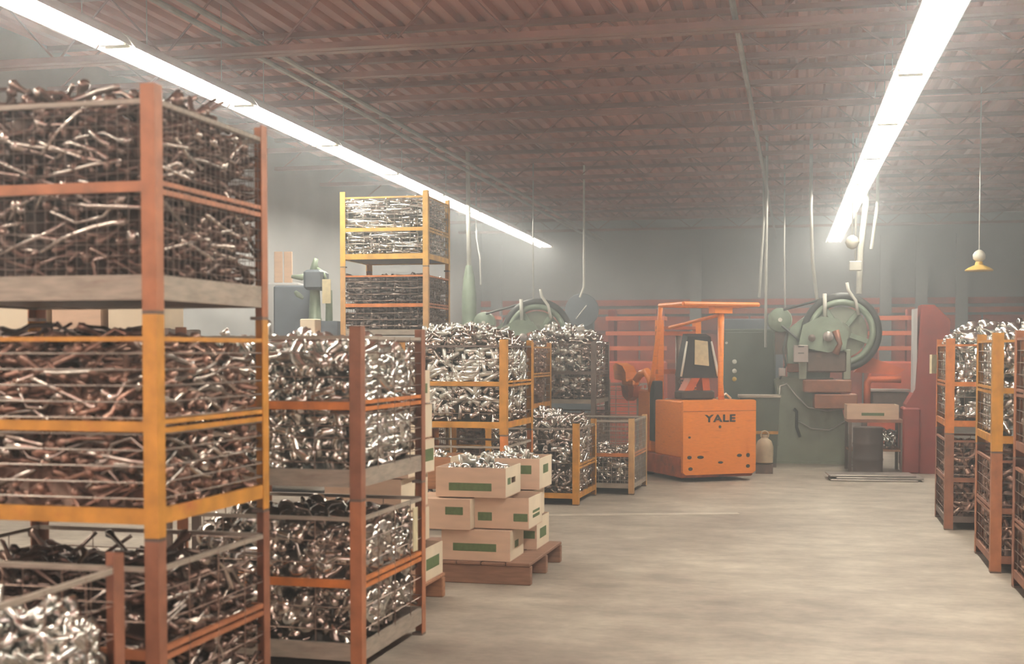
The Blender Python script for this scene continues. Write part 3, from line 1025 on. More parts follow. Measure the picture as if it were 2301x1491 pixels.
filled(l, PR, .36, .42, h1, 'silvery castings in the rear left top carton', 50)

# second pallet, mostly hidden behind the two-high stack
p2 = place(992, 8.40, .17)
l2 = Vector((p2.x, p2.y - 1.0, 0))
pallet('red-brown wooden pallet half hidden behind the two-high stack', l2, PR, 1.05, 1.0, M_WOODRED)
lev = [(0.0, 'pale carton lowest on the half-hidden pallet with a green patch', [('s', .35, .32, .85, .66)]),
       (-.09, 'carton second up on the half-hidden pallet', []),
       (-.10, 'carton third up on the half-hidden pallet', [('s', .5, .3, .9, .6)]),
       (-.055, 'pale carton fourth up on the half-hidden pallet', [('s', .55, .35, .95, .72)]),
       (-.07, 'carton fifth up on the half-hidden pallet', []),
       (-.085, 'pale carton topmost on the half-hidden pallet', [('s', .6, .3, .9, .6)])]
for k, (dx, lab, pt) in enumerate(lev):
    q = Vector((l2.x + dx, l2.y + .44, DK + k * .222))
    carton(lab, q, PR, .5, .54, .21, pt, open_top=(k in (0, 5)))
filled(Vector((l2.x, l2.y + .44, DK)), PR, .5, .54, .2, 'silvery castings in the lowest pale carton of the half-hidden pallet', 40)
filled(Vector((l2.x - .085, l2.y + .44, DK + 5 * .222)), PR, .5, .54, .2, 'silvery castings in the topmost pale carton of the half-hidden pallet', 40)

# cartons behind the tall stack, seen through the gap; rack added as their support
pr = place(150, 8.3, 1.7)
rk = thing('support_rack', 'steel rack added to hold up the cartons behind the tall stack', 'rack', (pr.x, pr.y, 0), R(8))
for sx in (-.75, .75):
    for sy in (-.28, .28):
        MB().box(sx - .025, sy - .025, 0, sx + .025, sy + .025, 1.74).build('post', M_DARKSTEEL, rk)
for z in (.12, .9, 1.70):
    MB().box(-.78, -.31, z, .78, .31, z + .035).build('shelf', M_DARKSTEEL, rk)
for i, (dx, w_, hh, mt, lab) in enumerate(((-.40, .34, .36, M_CARD, 'kraft carton leftmost on the rack behind the tall stack'),
                                           (-.02, .34, .33, M_CARDPALE_LIT, 'pale carton second on the rack behind the tall stack'),
                                           (.33, .31, .30, M_CARD, 'kraft carton third on the rack behind the tall stack'),
                                           (.72, .34, .34, M_CARDPALE_LIT, 'pale carton rightmost on the rack behind the tall stack'))):
    q = Matrix.Translation((pr.x, pr.y, 0)) @ Matrix.Rotation(R(8), 4, 'Z') @ Vector((dx, -.26, 1.737))
    carton(lab, q, R(8), w_, .4, hh, [], mt, False, mt)

# ------------------------------------------------------------------ lift truck
ang = YAW + math.atan((1600 - CX) / F) * -1 + R(28)
pt = place(1535, 15.62, .5)
TR = thing('lift_truck', 'orange electric lift truck with YALE in black on its rear, parked by the presses', 'lift truck', (pt.x, pt.y, 0), ang)
# local frame: origin rear left corner on the floor, x to the right along the rear, y forward
body = MB()
body.prism([(0, .12), (.04, .09), (.96, .09), (1.0, .12), (1.0, .86), (1.0, .985), (.97, 1.0), (.03, 1.0), (0, .985)], (0, 0, 0), (1, 0, 0), (0, 0, 1), (0, 1, 0), .055)
body.build('rear_plate', M_TRUCK, TR)
MB().bbox(.004, .056, .30, .996, .80, .985, .012).build('battery_box', M_TRUCK, TR)
MB().bbox(.006, .06, .05, .994, 1.35, .298, .012).build('chassis', M_TRUCKDARK, TR)
MB().box(-.012, .08, .20, .005, .76, .29).build('step', M_TRUCKDARK, TR)
MB().box(0, -.004, .862, 1.0, .001, .869).build('panel_seam', M_TRUCKDARK, TR)
MB().bbox(.006, .96, .30, .16, 1.32, 1.10, .02).build('front_cowl', M_TRUCK, TR)
MB().bbox(.0, .81, .45, .12, .955, 1.22, .01).build('entry_shade_block', M_BLACK, TR)  # solid black block painting the dark of the operator's side opening
MB().box(.22, .81, .30, .99, 1.30, .42).build('operator_floor', M_RUBBER, TR)
MB().bbox(.20, .81, .43, .98, .93, .99, .01).build('battery_end_panel', M_BLACK, TR)
# tall black seat back, trapezoid, pale tubes as painted side glare, paper tag
sb = MB().prism([(.20, 1.0), (.74, 1.0), (.63, 1.52), (.31, 1.52)], (0, .50, .04), (1, 0, 0), (0, 0, 1), (0, .96, .26), .14)
sb.build('seat_back', M_BLACK, TR).location.z = .22
MB().sweep([(.73, .48, 1.28), (.70, .49, 1.44), (.64, .50, 1.72)], [.018, .02, .012], 8).build('seat_edge_glare', M_PIPEWHITE, TR, True)
MB().sweep([(.21, .48, 1.28), (.25, .49, 1.47), (.30, .50, 1.72)], [.014, .016, .012], 8).build('seat_edge_glare', M_PIPEWHITE, TR, True)
MB().prism([(.40, 1.18), (.60, 1.16), (.58, 1.47), (.40, 1.49)], (0, .478, .25), (1, 0, 0), (0, 0, 1), (0, 1, 0), .012).build('paper_tag', M_TAG, TR)
# overhead guard: frame of tubes and bars on two posts
g = MB()
for a_, b_ in (((0, .0), (1.02, .0)), ((1.02, .0), (1.02, .66)), ((1.02, .66), (0, .66)), ((0, .66), (0, .0))):
    g.tube((a_[0], a_[1], 2.17), (b_[0], b_[1], 2.17), .028, 8)
g.build('guard_frame', M_TRUCK, TR, 'auto')
for i in range(5):
    xx = .17 + i * .17
    MB().box(xx - .012, .0, 2.155, xx + .012, .66, 2.185).build('guard_bar', M_TRUCK, TR)
MB().box(.44, .03, 2.06, .68, .19, 2.15).build('guard_bracket', M_TRUCK, TR)
MB().sweep([(.57, .10, .99), (.56, .10, 1.2), (.56, .10, 2.1)], [.04, .033, .042], 10).build('guard_post', M_TRUCK, TR, True)
MB().sweep([(.01, .66, 2.16), (.0, .68, 1.9), (-.01, .82, 1.35), (.03, .98, 1.1)], [.03, .028, .03, .04], 10).build('guard_post', M_TRUCK, TR, True)
MB().tube((.54, .12, 2.04), (.30, 1.0, 1.90), .022, 8).build('guard_brace', M_TRUCK, TR)
# mast
for s in (.26, .80):
    MB().box(s - .04, 1.16, .06, s + .04, 1.26, 2.0).build('mast_rail', M_TRUCK, TR)
for z, hh in ((1.80, .055), (1.88, .04), (1.30, .06), (.5, .08)):
    MB().box(.22, 1.165, z, .84, 1.25, z + hh).build('mast_crossbar', M_TRUCKDARK, TR)
MB().tube((.53, 1.21, .1), (.53, 1.21, 1.8), .035, 10).build('lift_cylinder', M_DARKSTEEL, TR, True)
MB().tube((.66, 1.14, .9), (.66, 1.14, 1.75), .018, 8).build('hose', M_REDBRIGHT, TR, True)
MB().box(.14, 1.27, .35, .92, 1.31, .80).build('fork_carriage', M_TRUCKDARK, TR)
for s in (.26, .76):
    MB().box(s - .05, 1.28, .06, s + .05, 2.2, .10).build('fork', M_DARKSTEEL, TR)
# curved fender and control arm at the left
MB().bbox(.24, .50, .99, .70, .74, 1.10, .02).build('seat_base', M_RUBBER, TR)
MB().prism([(.28, 1.10), (.40, 1.10), (.50, 1.27), (.38, 1.27)], (0, .52, 0), (1, 0, 0), (0, 0, 1), (0, 1, 0), .18).build('seat_bracket', M_TRUCKDARK, TR)
MB().prism([(.64, 1.10), (.54, 1.10), (.52, 1.27), (.62, 1.27)], (0, .52, 0), (1, 0, 0), (0, 0, 1), (0, 1, 0), .18).build('seat_bracket', M_TRUCKDARK, TR)
MB().sweep([(.70, .46, 1.0), (.82, .44, 1.06), (.92, .5, 1.0)], .014, 8).build('hose', M_PIPEWHITE, TR, True)
MB().sweep([(.05, .96, 1.08), (.04, .99, 1.24), (.02, 1.08, 1.33), (.0, 1.22, 1.30), (-.02, 1.34, 1.21)], [.06, .06, .055, .05, .045], 12).build('fender', M_TRUCK, TR, True)
MB().bbox(-.07, 1.30, 1.14, .02, 1.68, 1.23, .02).build('arm', M_TRUCK, TR)
MB().prism([(1.46, 1.20), (1.84, 1.22), (1.90, 1.40), (1.80, 1.44), (1.58, 1.40), (1.48, 1.32)], (-.10, 0, 0), (0, 1, 0), (0, 0, 1), (1, 0, 0), .16).build('arm_housing', M_TRUCK, TR)
MB().prism([(1.34, 1.0), (1.30, 1.14), (1.72, 1.14), (1.66, 1.0), (1.52, .94)], (-.06, 0, 0), (0, 1, 0), (0, 0, 1), (1, 0, 0), .10).build('arm_bracket', M_TRUCKDARK, TR)
MB().torus((.60, .98, 1.17), (.1, -.3, 1), .15, .012, 24, 6).build('steering_wheel', M_BLACK, TR, True)
MB().tube((.60, 1.0, .95), (.60, .98, 1.17), .02, 8).build('steering_column', M_BLACK, TR)
for x0, y0, r_, w_ in ((.30, .30, .13, .36), (.05, 1.15, .12, .1), (.85, 1.15, .12, .1)):
    MB().lathe([(r_ * .6, 0), (r_, .01), (r_, w_ - .01), (r_ * .6, w_)], (x0, y0, r_), (1, 0, 0), 20).build('wheel', M_RUBBER, TR, 'auto')
# slots and bolts on the rear plate
for sx, sz, sw, sh in ((.085, .305, .03, .022), (.235, .305, .045, .02), (.77, .315, .035, .02), (.89, .315, .026, .026), (.51, .235, .036, .014), (.10, .165, .03, .022),
                       (.89, .18, .028, .022), (.50, .672, .018, .018), (.085, .55, .018, .014)):
    MB().lathe([(sh, 0), (sh, .004)], (0, 0, 0), (0, -1, 0), 12)
    o = MB().lathe([(1, 0), (1, .12), (.8, .16)], (0, 0, 0), (0, -1, 0), 12).build('bolt_hole', M_BLACK, TR, loc=(sx, -.0005, sz))
    o.scale = (sw, .02, sh)
cu = bpy.data.curves.new('lettering', 'FONT')
cu.body = 'YALE'
cu.size = .150
cu.space_character = 1.08
cu.extrude = .002
cu.offset = .004
cu.align_x = 'CENTER'
cu.materials.append(M_BLACK)
tmp = bpy.data.objects.new('lettering_curve', cu)
COL.objects.link(tmp)
bpy.context.view_layer.update()
lm = bpy.data.meshes.new_from_object(tmp.evaluated_get(bpy.context.evaluated_depsgraph_get()))
bpy.data.objects.remove(tmp)
tx = obj('lettering', lm, TR, (.505, -.004, .735))
tx.rotation_euler = (math.pi / 2, 0, 0)
tx.scale = (1.16, .82, 1)
tx['label'] = 'black capital letters YALE on the orange rear plate'

# ------------------------------------------------------------------ punch presses
def make_press(label, loc, rz):
    """origin under the flywheel side's middle; x right, y away, front plane at y = 0"""
    t = thing('punch_press', label, 'press', loc, rz)
    leg = [(-.72, 0), (.62, 0), (.60, .10), (.36, 1.05), (.30, 1.22), (-.42, 1.22), (-.50, 1.18), (-.46, .98)]
    MB().prism(leg, (0, 0, 0), (1, 0, 0), (0, 0, 1), (0, 1, 0), .10).build('frame_plate', M_GREEN, t)
    MB().prism(leg, (0, .62, 0), (1, 0, 0), (0, 0, 1), (0, 1, 0), .10).build('frame_plate', M_GREEN, t)
    MB().bbox(-.40, .11, .10, .42, .61, 1.1, .02).build('bed', M_GREEN, t)
    MB().prism([(-.30, 1.2), (.25, 1.2), (.30, 1.55), (.42, 1.72), (.46, 2.0), (.30, 2.16), (-.02, 2.14), (-.30, 1.92), (-.34, 1.7)],
               (0, .02, 0), (1, 0, 0), (0, 0, 1), (0, 1, 0), .62).build('head', M_GREENPALE, t)
    MB().torus((.40, -.10, 1.86), (0, 1, 0), .50, .055, 48, 10).build('flywheel_rim', M_BELT, t, True)
    MB().torus((.40, -.13, 1.86), (0, 1, 0), .425, .045, 48, 8).build('flywheel_band', M_GREENPALE, t, True)
    MB().lathe([(.36, .0), (.36, .03), (.14, .06), (.12, .14), (.05, .16)], (.40, -.03, 1.86), (0, -1, 0), 32).build('flywheel_web', M_GREEN, t, 'auto')
    for k in range(5):
        w = R(72 * k + 20)
        MB().bbox(.1, -.035, -.035, .39, -.0, .035, .006).build('spoke', M_GREENPALE, t, loc=(.40, -.10, 1.86)).rotation_euler = (0, w, 0)
    MB().prism([(-.20, 1.66), (.20, 1.58), (.44, 1.62), (.48, 1.86), (.34, 2.05), (.10, 2.08), (-.14, 1.96)], (0, -.34, 0), (1, 0, 0), (0, 0, 1), (0, 1, 0), .10).build('gear_guard', M_GREENPALE, t)
    MB().lathe([(.07, 0), (.07, .05), (.03, .07)], (.20, -.35, 1.80), (0, -1, 0), 20).build('hub_cap', M_GREYPLATE, t, 'auto')
    MB().bbox(-.08, -.26, 1.30, .46, -.06, 1.60, .02).build('slide', M_DARKSTEEL, t)
    MB().bbox(-.12, -.40, 1.02, .52, .02, 1.20, .015).build('bolster', M_BROWN, t)
    MB().bbox(.02, -.42, .80, .60, .0, 1.0, .01).build('bed_plate', M_BROWN, t)
    MB().lathe([(.09, 0), (.165, .03), (.175, .12), (.175, .26), (.14, .30)], (-.44, -.02, 2.04), (0, 1, 0), 28).build('motor', M_GREENPALE, t, 'auto')
    MB().lathe([(.03, 0), (.03, .05)], (-.44, -.06, 2.04), (0, 1, 0), 12).build('motor_shaft', M_PIPEWHITE, t)
    MB().box(-.5, .1, 1.55, -.30, .3, 1.88).build('motor_bracket', M_DARKSTEEL, t)
    MB().tube((-.42, -.06, 1.96), (.22, -.10, 1.40), .02, 6).build('drive_belt', M_BELT, t)
    MB().tube((-.40, -.06, 2.18), (.26, -.10, 2.36), .02, 6).build('drive_belt', M_BELT, t)
    cb = MB().bbox(-.27, -.46, 1.44, -.07, -.35, 1.68, .008).build('control_box', M_GREYPLATE, t)
    for z in (1.56, 1.65):
        MB().box(-.21, -.466, z, -.13, -.459, z + .018).build('switch', M_BLACK, cb)
    MB().sweep([(-.47, -.05, .25), (-.46, -.05, .7), (-.43, -.05, 1.1), (-.34, -.06, 1.14), (-.22, -.08, .98), (-.05, -.10, .80), (.2, -.12, .76), (.55, -.14, .80)], .014, 7).build('air_hose', M_PIPE, t, True)
    MB().sweep([(-.2, -.03, .62), (.0, -.03, .50), (.25, -.03, .48), (.5, -.03, .62)], .012, 7).build('cable', M_PIPE, t, True)
    MB().sweep([(-.24, -.03, .78), (-.20, -.03, .74), (-.20, -.03, .52), (-.15, -.03, .38)], .022, 7).build('treadle_rod', M_BELT, t, True)
    MB().tube((.17, -.20, 2.06), (.16, -.20, 2.40), .028, 8).build('oil_pipe', M_PIPEWHITE, t, True)
    MB().sweep([(.62, -.22, 2.10), (.58, -.22, 2.30), (.48, -.22, 2.44), (.46, -.22, 2.55)], .022, 8).build('oil_pipe', M_PIPEWHITE, t, True)
    MB().lathe([(.05, 0), (.05, .03), (.02, .04)], (-.02, -.34, 1.78), (0, -1, 0), 16).build('plug', M_DARKSTEEL, t, 'auto')
    MB().sweep([(.30, -.36, 1.88), (.36, -.38, 1.70), (.30, -.36, 1.56)], [.05, .035, .05], 8).build('connecting_rod', M_BROWN, t, True)
    for x in (-.13, .47):
        MB().bbox(x - .05, -.24, 1.20, x + .05, -.02, 1.62, .01).build('slide_guide', M_GREEN, t)
    MB().sweep([(-.33, -.02, 1.9), (-.40, -.10, 1.62), (-.36, -.12, 1.40), (-.44, -.08, 1.2)], .016, 7).build('cable', M_BELT, t, True)
    MB().bbox(-.46, -.14, 1.24, -.36, -.04, 1.36, .008).build('valve', M_GREYPLATE, t)
    MB().bbox(-.34, -.12, 1.30, -.10, .0, 1.42, .008).build('valve_block', M_BROWN, t)
    MB().box(-.74, -.06, .0, .68, .78, .035).build('base_plate', M_GREEN, t)
    return t


pP = place(1822, 18.3, 0.4)
P1 = make_press('green punch press with a big belted flywheel, right of the orange truck', (pP.x, pP.y, 0), R(3))
pP2 = place(1150, 20.2, 1.0)
P2 = dup(P1, (pP2.x, pP2.y, 0), R(8), 'green punch press showing its flywheel above the yellow baskets')
pP3 = place(1285, 24.5, 1.5)
dk = thing('fly_press', 'dark slate machine with a round flywheel beyond the dark stack', 'press', (pP3.x, pP3.y, 0), R(5))
MB().prism([(-.5, 0), (.5, 0), (.34, 1.5), (-.34, 1.5)], (0, 0, 0), (1, 0, 0), (0, 0, 1), (0, 1, 0), .5).build('frame', M_SLATE, dk)
MB().lathe([(.10, 0), (.31, .02), (.32, .10), (.31, .18), (.10, .20)], (.20, -.26, 2.36), (0, 1, 0), 36).build('flywheel', M_SLATE, dk, 'auto')
MB().box(-.22, .0, 1.49, .40, .4, 2.36).build('head', M_SLATE, dk)
MB().tube((.10, -.28, 2.2), (.30, -.28, 2.45), .012, 6).build('crank', M_PIPE, dk)

# dark green electrical cabinet with three buttons
pc = place(1682, 19.3, 1.2)
cb = thing('control_cabinet', 'dark green control cabinet with three pale buttons behind the truck', 'cabinet', (pc.x, pc.y, 0), R(6))
MB().bbox(-.42, 0, .10, .40, .42, 1.93, .02).build('body', M_GREENDARK, cb)
MB().bbox(-.38, -.018, .16, .36, .0, 1.88, .006).build('door', M_GREENDARK, cb)
for z, m in ((1.44, M_BUTTON), (1.30, M_BUTTON), (1.18, M_SHADE)):
    MB().lathe([(.034, 0), (.034, .02), (.02, .03)], (-.21, -.018, z), (0, -1, 0), 16).build('button', m, cb, 'auto')
MB().lathe([(.02, 0), (.02, .03)], (-.33, -.018, 1.72), (0, -1, 0), 12).build('lamp', M_BUTTON, cb)
for s in (-.38, .34):
    MB().box(s - .03, .03, 0, s + .03, .38, .10).build('leg', M_GREENDARK, cb)
pc = place(1700, 22, 1.5)
cb2 = thing('cabinet', 'grey-green steel cabinet behind the control cabinet', 'cabinet', (pc.x, pc.y, 0), R(6))
MB().bbox(-.62, 0, 0, .45, .5, 2.15, .02).build('body', M_SLATE, cb2)
MB().box(-.58, -.015, .1, -.10, .0, 2.05).build('door', M_SLATE, cb2)
MB().box(-.06, -.015, .1, .41, .0, 2.05).build('door', M_SLATE, cb2)

# bin with a pale rim right of the truck, and a canister
pb = place(1712, 17.7, .5)
bn = thing('steel_bin', 'dark steel bin with a pale rim right of the truck', 'bin', (pb.x, pb.y, 0), R(4))
MB().prism([(-.28, .06), (.20, .06), (.24, .96), (-.30, .96)], (0, 0, 0), (1, 0, 0), (0, 0, 1), (0, 1, 0), .5).build('body', M_GREENDARK, bn)
MB().box(-.32, -.02, .96, .26, .52, .99).build('rim', M_GREYBAR, bn)
MB().box(-.30, -.012, .46, .22, -.001, .50).build('yellow_band', M_YELLOW, bn)
for s in (-.24, .14):
    MB().box(s, .02, 0, s + .06, .48, .06).build('foot', M_DARKSTEEL, bn)
pj = place(1718, 16.9, .3)
cn = thing('canister', 'round tan canister on the floor between the truck and the green press', 'canister', (pj.x, pj.y, 0))
MB().lathe([(.07, .0), (.11, .02), (.115, .22), (.09, .30), (.04, .34), (.04, .38)], (0, 0, .0), (0, 0, 1), 24).build('body', M_JUG, cn, 'auto').location = (0, 0, .12)
MB().box(-.11, -.11, 0, .11, .11, .118).build('stand', M_DARKSTEEL, cn)
MB().torus((0, 0, .50), (0, 1, 0), .05, .01, 16, 6).build('handle', M_JUG, cn, True)

# ------------------------------------------------------------------ things right of the press
pw = place(1964, 17.2, .9)
st = thing('machine_stand', 'brown stand table right of the green press', 'table', (pw.x, pw.y, 0), R(3))
MB().box(-.36, -.30, .66, .36, .30, .70).build('table_top', M_BROWN, st)
for sx in (-.33, .33):
    for sy in (-.27, .27):
        MB().box(sx - .02, sy - .02, 0, sx + .02, sy + .02, .66).build('leg', M_DARKSTEEL, st)
MB().box(-.34, -.28, .28, .34, .28, .30).build('shelf', M_WOODRED, st)
q = Vector((pw.x + .30, pw.y - .26, .702))
carton('shallow kraft tray with a green stripe on the brown stand', q, R(3), .66, .42, .19, [('f', .28, .25, .72, .45)])
make_pile('spout', M_SHINY, 'silvery castings on the shelf of the brown stand', Vector((pw.x + .33, pw.y - .26, .302)), R(3), .30, .45, 0, .18, 60, .06, 'f', .15, scale=.6)
dr = place(1950, 16.7, .4)
d_ = thing('oil_drum', 'dark brown drum standing in front of the brown stand', 'drum', (dr.x, dr.y, 0))
MB().lathe([(.19, 0), (.195, .01), (.19, .02), (.19, .18), (.197, .2), (.19, .22), (.19, .38), (.197, .4), (.19, .42), (.19, .6), (.195, .61)], (0, 0, 0), (0, 0, 1), 28).build('body', M_DRUM, d_, 'auto')
MB().lathe([(.18, 0), (.18, .012)], (0, 0, .605), (0, 0, 1), 28).build('lid', M_DRUM, d_)
# orange feeder bracket above the stand
po = place(1985, 18.2, 1.2)
fd = thing('parts_feeder', 'orange-red feeder frame behind the brown stand', 'machine', (po.x, po.y, 0), R(3))
MB().sweep([(-.22, 0, .72), (-.22, 0, 1.14), (-.18, 0, 1.20), (.24, 0, 1.20)], .05, 8).build('bent_arm', M_REDBRIGHT, fd, True)
MB().prism([(-.40, 1.30), (.18, 1.26), (.30, 1.34), (-.2, 1.52)], (0, .02, 0), (1, 0, 0), (0, 0, 1), (0, 1, 0), .2).build('chute', M_REDBRIGHT, fd)
MB().box(-.14, -.05, .74, .34, .3, 1.02).build('hopper', M_DARKSTEEL, fd)
MB().box(-.18, -.08, 1.03, .36, .32, 1.06).build('hopper_rim', M_GREYPLATE, fd)
for s in (-.24, .28):
    MB().box(s - .03, .05, 0, s + .03, .25, .74).build('leg', M_DARKSTEEL, fd)
# flat sheets on the floor
ps = place(1962, 16.1, 0)
for k in range(3):
    dx = (-.02, .04, -.05)[k]
    tag(MB().bbox(-.52 + dx, -.36 + .03 * k, 0, .52 + dx, .14 + .02 * k, .022, .004).build('steel_sheet', M_GREYPLATE, None, loc=(ps.x, ps.y, .001 + .025 * k), rz=R(2 + 2 * k)),
        ('bottom grey steel sheet of the pile on the floor by the drum', 'middle grey steel sheet of the pile on the floor by the drum',
         'top grey steel sheet of the pile on the floor by the drum')[k], 'sheet')
# dark red machine column
pd_ = place(2072, 16.8, 1)
rc = thing('machine_upright', 'tall dark red machine upright beside the farther stack', 'machine', (pd_.x, pd_.y, 0), R(0))
MB().prism([(-.20, 0), (.30, 0), (.34, 2.0), (.14, 2.2), (-.02, 2.2), (-.08, 1.1), (-.20, .9)], (0, 0, 0), (1, 0, 0), (0, 0, 1), (0, 1, 0), .5).build('body', M_RED, rc)
MB().bbox(-.24, -.04, .0, -.02, .5, .86, .02).build('lower_cover', M_RED, rc)
MB().box(-.11, .1, .9, -.06, .4, 2.15).build('edge_channel', M_GREYWALL, rc)
# red cabinet at the back; both frames pulled nearer along the line of sight, resized
for px, d, w_, h_, lab in ((1075, 28.5, .8, 2.5, 'pink-red cabinet against the far wall beside the pale green post'),
                            (1425, 21.8, 1.0, 2.3, 'dull red machine frame pulled forward from the far wall left of the truck'),
                           (2005, 21.5, .75, 2.3, 'red machine frame pulled forward from the far wall right of the green press')):
    q = place(px, d, 1)
    fr = thing('press_machine', lab, 'machine', (q.x, q.y, 0))
    MB().bbox(-w_ / 2, 0, 0, w_ / 2, .6, h_ * .62, .03).build('body', M_REDWALL, fr)
    MB().box(-w_ / 2 + .04, .1, h_ * .62, -w_ / 2 + .14, .5, h_).build('upright', M_RED, fr)
    MB().box(w_ / 2 - .14, .1, h_ * .62, w_ / 2 - .04, .5, h_).build('upright', M_RED, fr)
    for k in range(3):
        z = h_ * (.70 + .11 * k)
        MB().box(-w_ / 2, .08, z, w_ / 2, .52, z + .07).build('crossbar', M_REDBRIGHT, fr)

# ------------------------------------------------------------------ left background: machine, cabinet, boards, column
pm = place(712, 15.8, 1.5)
dm = thing('drill_press', 'pale grey-green drill press left of the four-high stack', 'machine', (pm.x, pm.y, 0), R(10))
MB().box(-.25, -.2, 0, .25, .35, .9).build('base', M_GREEN, dm)
MB().box(-.22, -.25, .9, .3, .3, 1.96).build('pedestal', M_SLATE, dm)
MB().lathe([(.085, 0), (.085, .04), (.075, .06), (.06, .42), (.07, .46)], (-.02, 0, 1.95), (0, 0, 1), 20).build('column', M_GREENPALE, dm, 'auto')
MB().lathe([(.045, 0), (.04, .38)], (.15, .02, 1.96), (0, 0, 1), 14).build('column', M_GREENPALE, dm, 'auto')
MB().bbox(-.12, -.22, 2.34, .12, .2, 2.58, .03).build('head', M_SLATE, dm)
MB().sweep([(-.0, -.1, 2.56), (.0, -.1, 2.66), (.02, -.1, 2.72)], [.07, .035, .028], 12).build('motor_cap', M_GREENPALE, dm, True)
MB().sweep([(.03, -.12, 2.6), (.10, -.14, 2.55), (.15, -.15, 2.46)], [.02, .024, .02], 8).build('feed_arm', M_GREENPALE, dm, True)
MB().sweep([(-.28, -.12, 2.50), (-.16, -.12, 2.49), (-.10, -.12, 2.51)], [.02, .04, .03], 10).build('spindle_arm', M_GREENPALE, dm, True)
MB().sweep([(-.24, -.12, 2.32), (-.20, -.12, 2.28), (-.14, -.12, 2.24)], [.02, .035, .02], 10).build('hand_lever', M_GREENPALE, dm, True)
MB().box(.12, -.26, 2.17, .22, -.235, 2.46).build('paper_tag', M_TAG, dm)
pk = place(662, 16.2, 1.5)
ck = thing('steel_cabinet', 'slate blue steel cabinet left of the drill press', 'cabinet', (pk.x, pk.y, 0), R(14))
MB().bbox(-.26, 0, 0, .24, .45, 2.42, .02).build('body', M_SLATE, ck)
MB().box(-.24, -.014, 1.2, .22, .0, 2.38).build('door', M_SLATE, ck)
MB().box(-.24, -.014, .06, .22, .0, 1.16).build('door', M_SLATE, ck)
pk = place(700, 14.6, 1.6)
tag(MB().bbox(-.10, -.1, 0, .08, .1, .22, .01).build('small_box', M_CARDPALE_LIT, None, loc=(pk.x, pk.y, 1.74)), 'small pale carton on a dark shelf in front of the drill press', 'box')
sh = thing('support_rack', 'low dark shelf unit under the drill press, behind the two-high stack', 'rack', (pk.x, pk.y, 0), 0)
for z in (.1, .9, 1.70):
    MB().box(-.75, -.2, z, .30, .25, z + .035).build('shelf', M_BROWN, sh)
for s in (-.73, .27):
    for y in (-.17, .22):
        MB().box(s - .02, y - .02, 0, s + .02, y + .02, 1.70).build('post', M_BROWN, sh)
for i, px in enumerate((626, 648)):
    q = place(px, 17.5, 2.5)
    tag(MB().bbox(-.055, -.02, -.20, .055, .02, .22, .006).build('hanging_board', M_CARD, None, loc=(q.x, q.y, 2.72), rz=R(12)),
        ('left of two tan boards standing on the slate blue cabinet shelf', 'right of two tan boards standing on the slate blue cabinet shelf')[i], 'board')
q = place(637, 17.5, 2.5)
bs = thing('cabinet', 'tall grey cabinet carrying two tan boards', 'cabinet', (q.x, q.y, 0), R(12))
MB().bbox(-.25, -.15, 0, .25, .25, 2.515, .02).build('body', M_GREYWALL, bs)
# pale green column with white pipe
pg = place(1054, 20.5, 2)
gc = thing('machine_post', 'pale green round post topped by a white pipe beyond the four-high stack', 'post', (pg.x, pg.y, 0))
MB().lathe([(.14, 0), (.14, .04), (.115, .06), (.115, 2.45), (.09, 2.75), (.05, 2.95)], (0, 0, 0), (0, 0, 1), 24).build('shaft', M_GREENPALE, gc, 'auto')
MB().tube((.0, 0, 2.94), (-.02, 0, ZC - .01), .035, 10).build('pipe', M_PIPEWHITE, gc, True)

# ------------------------------------------------------------------ service drops from the ceiling
def drop(label, d, pts, r=.02, mat=M_PIPE, name='conduit_drop'):
    """pts: (px, py) from low to high, all at depth d; the top runs on to the roof"""
    w = []
    for px, py in pts:
        z = CAM_H + (HOR - py) * d / F
        w.append(place(px, d, z))
    w.append(Vector((w[-1].x, w[-1].y, ZC - .005)))
    return tag(MB().sweep(w, r, 8).build(name, mat, None, 'auto'), label, 'pipe')


drop('pale conduit dropping straight down beside the control cabinet', 18.9, ((1720, 780), (1722, 560)), .02)
drop('thin conduit dropping behind the truck guard', 21, ((1706, 668), (1716, 500)), .02)
drop('thin grey conduit between the truck and the green press', 22, ((1764, 690), (1762, 560)), .014)
drop('pale conduit dropping to the top of the green press', 18.8, ((1838, 690), (1826, 590), (1822, 470)), .025)
drop('thick pale pipe right of the end of the aisle lights', 19.5, ((1930, 660), (1934, 560), (1946, 460)), .045, M_PIPEWHITE)
drop('thin pale pipe right of the thick pipe', 20, ((1958, 560), (1972, 460)), .025, M_PIPEWHITE)
drop('bent white pipe dropping to the dark round flywheel', 22, ((1303, 668), (1312, 645), (1312, 575)), .018, M_PIPEWHITE)
drop('thin white conduit above the left green press', 21.5, ((1199, 690), (1198, 590)), .012)
drop('thin curved cable left of the row end', 24, ((1080, 640), (1078, 580), (1070, 535)), .014)
# round pale globe hung by the pipes
q = place(1915, 18.5, CAM_H + (HOR - 545) * 18.5 / F)
gl = thing('hanging_globe', 'small round pale globe hanging just right of the aisle light row end', 'light', (q.x, q.y, q.z))
MB().lathe([(.02, .10), (.07, .07), (.10, .0), (.07, -.07), (.02, -.10)], (0, 0, 0), (0, 0, 1), 20).build('globe', M_GLASS, gl, True)
MB().tube((0, 0, .09), (0, 0, ZC - q.z - .005), .012, 8).build('stem', M_PIPE, gl)
q = place(1922, 19.2, CAM_H + (HOR - 598) * 19.2 / F)
jb = thing('junction_box', 'pale junction box on the pipes above the green press', 'junction box', (q.x, q.y, q.z))
MB().bbox(-.09, -.06, -.07, .09, .06, .07, .01).build('body', M_PIPEWHITE, jb)
MB().tube((0, 0, .06), (0, 0, ZC - q.z - .005), .015, 8).build('conduit', M_PIPE, jb)
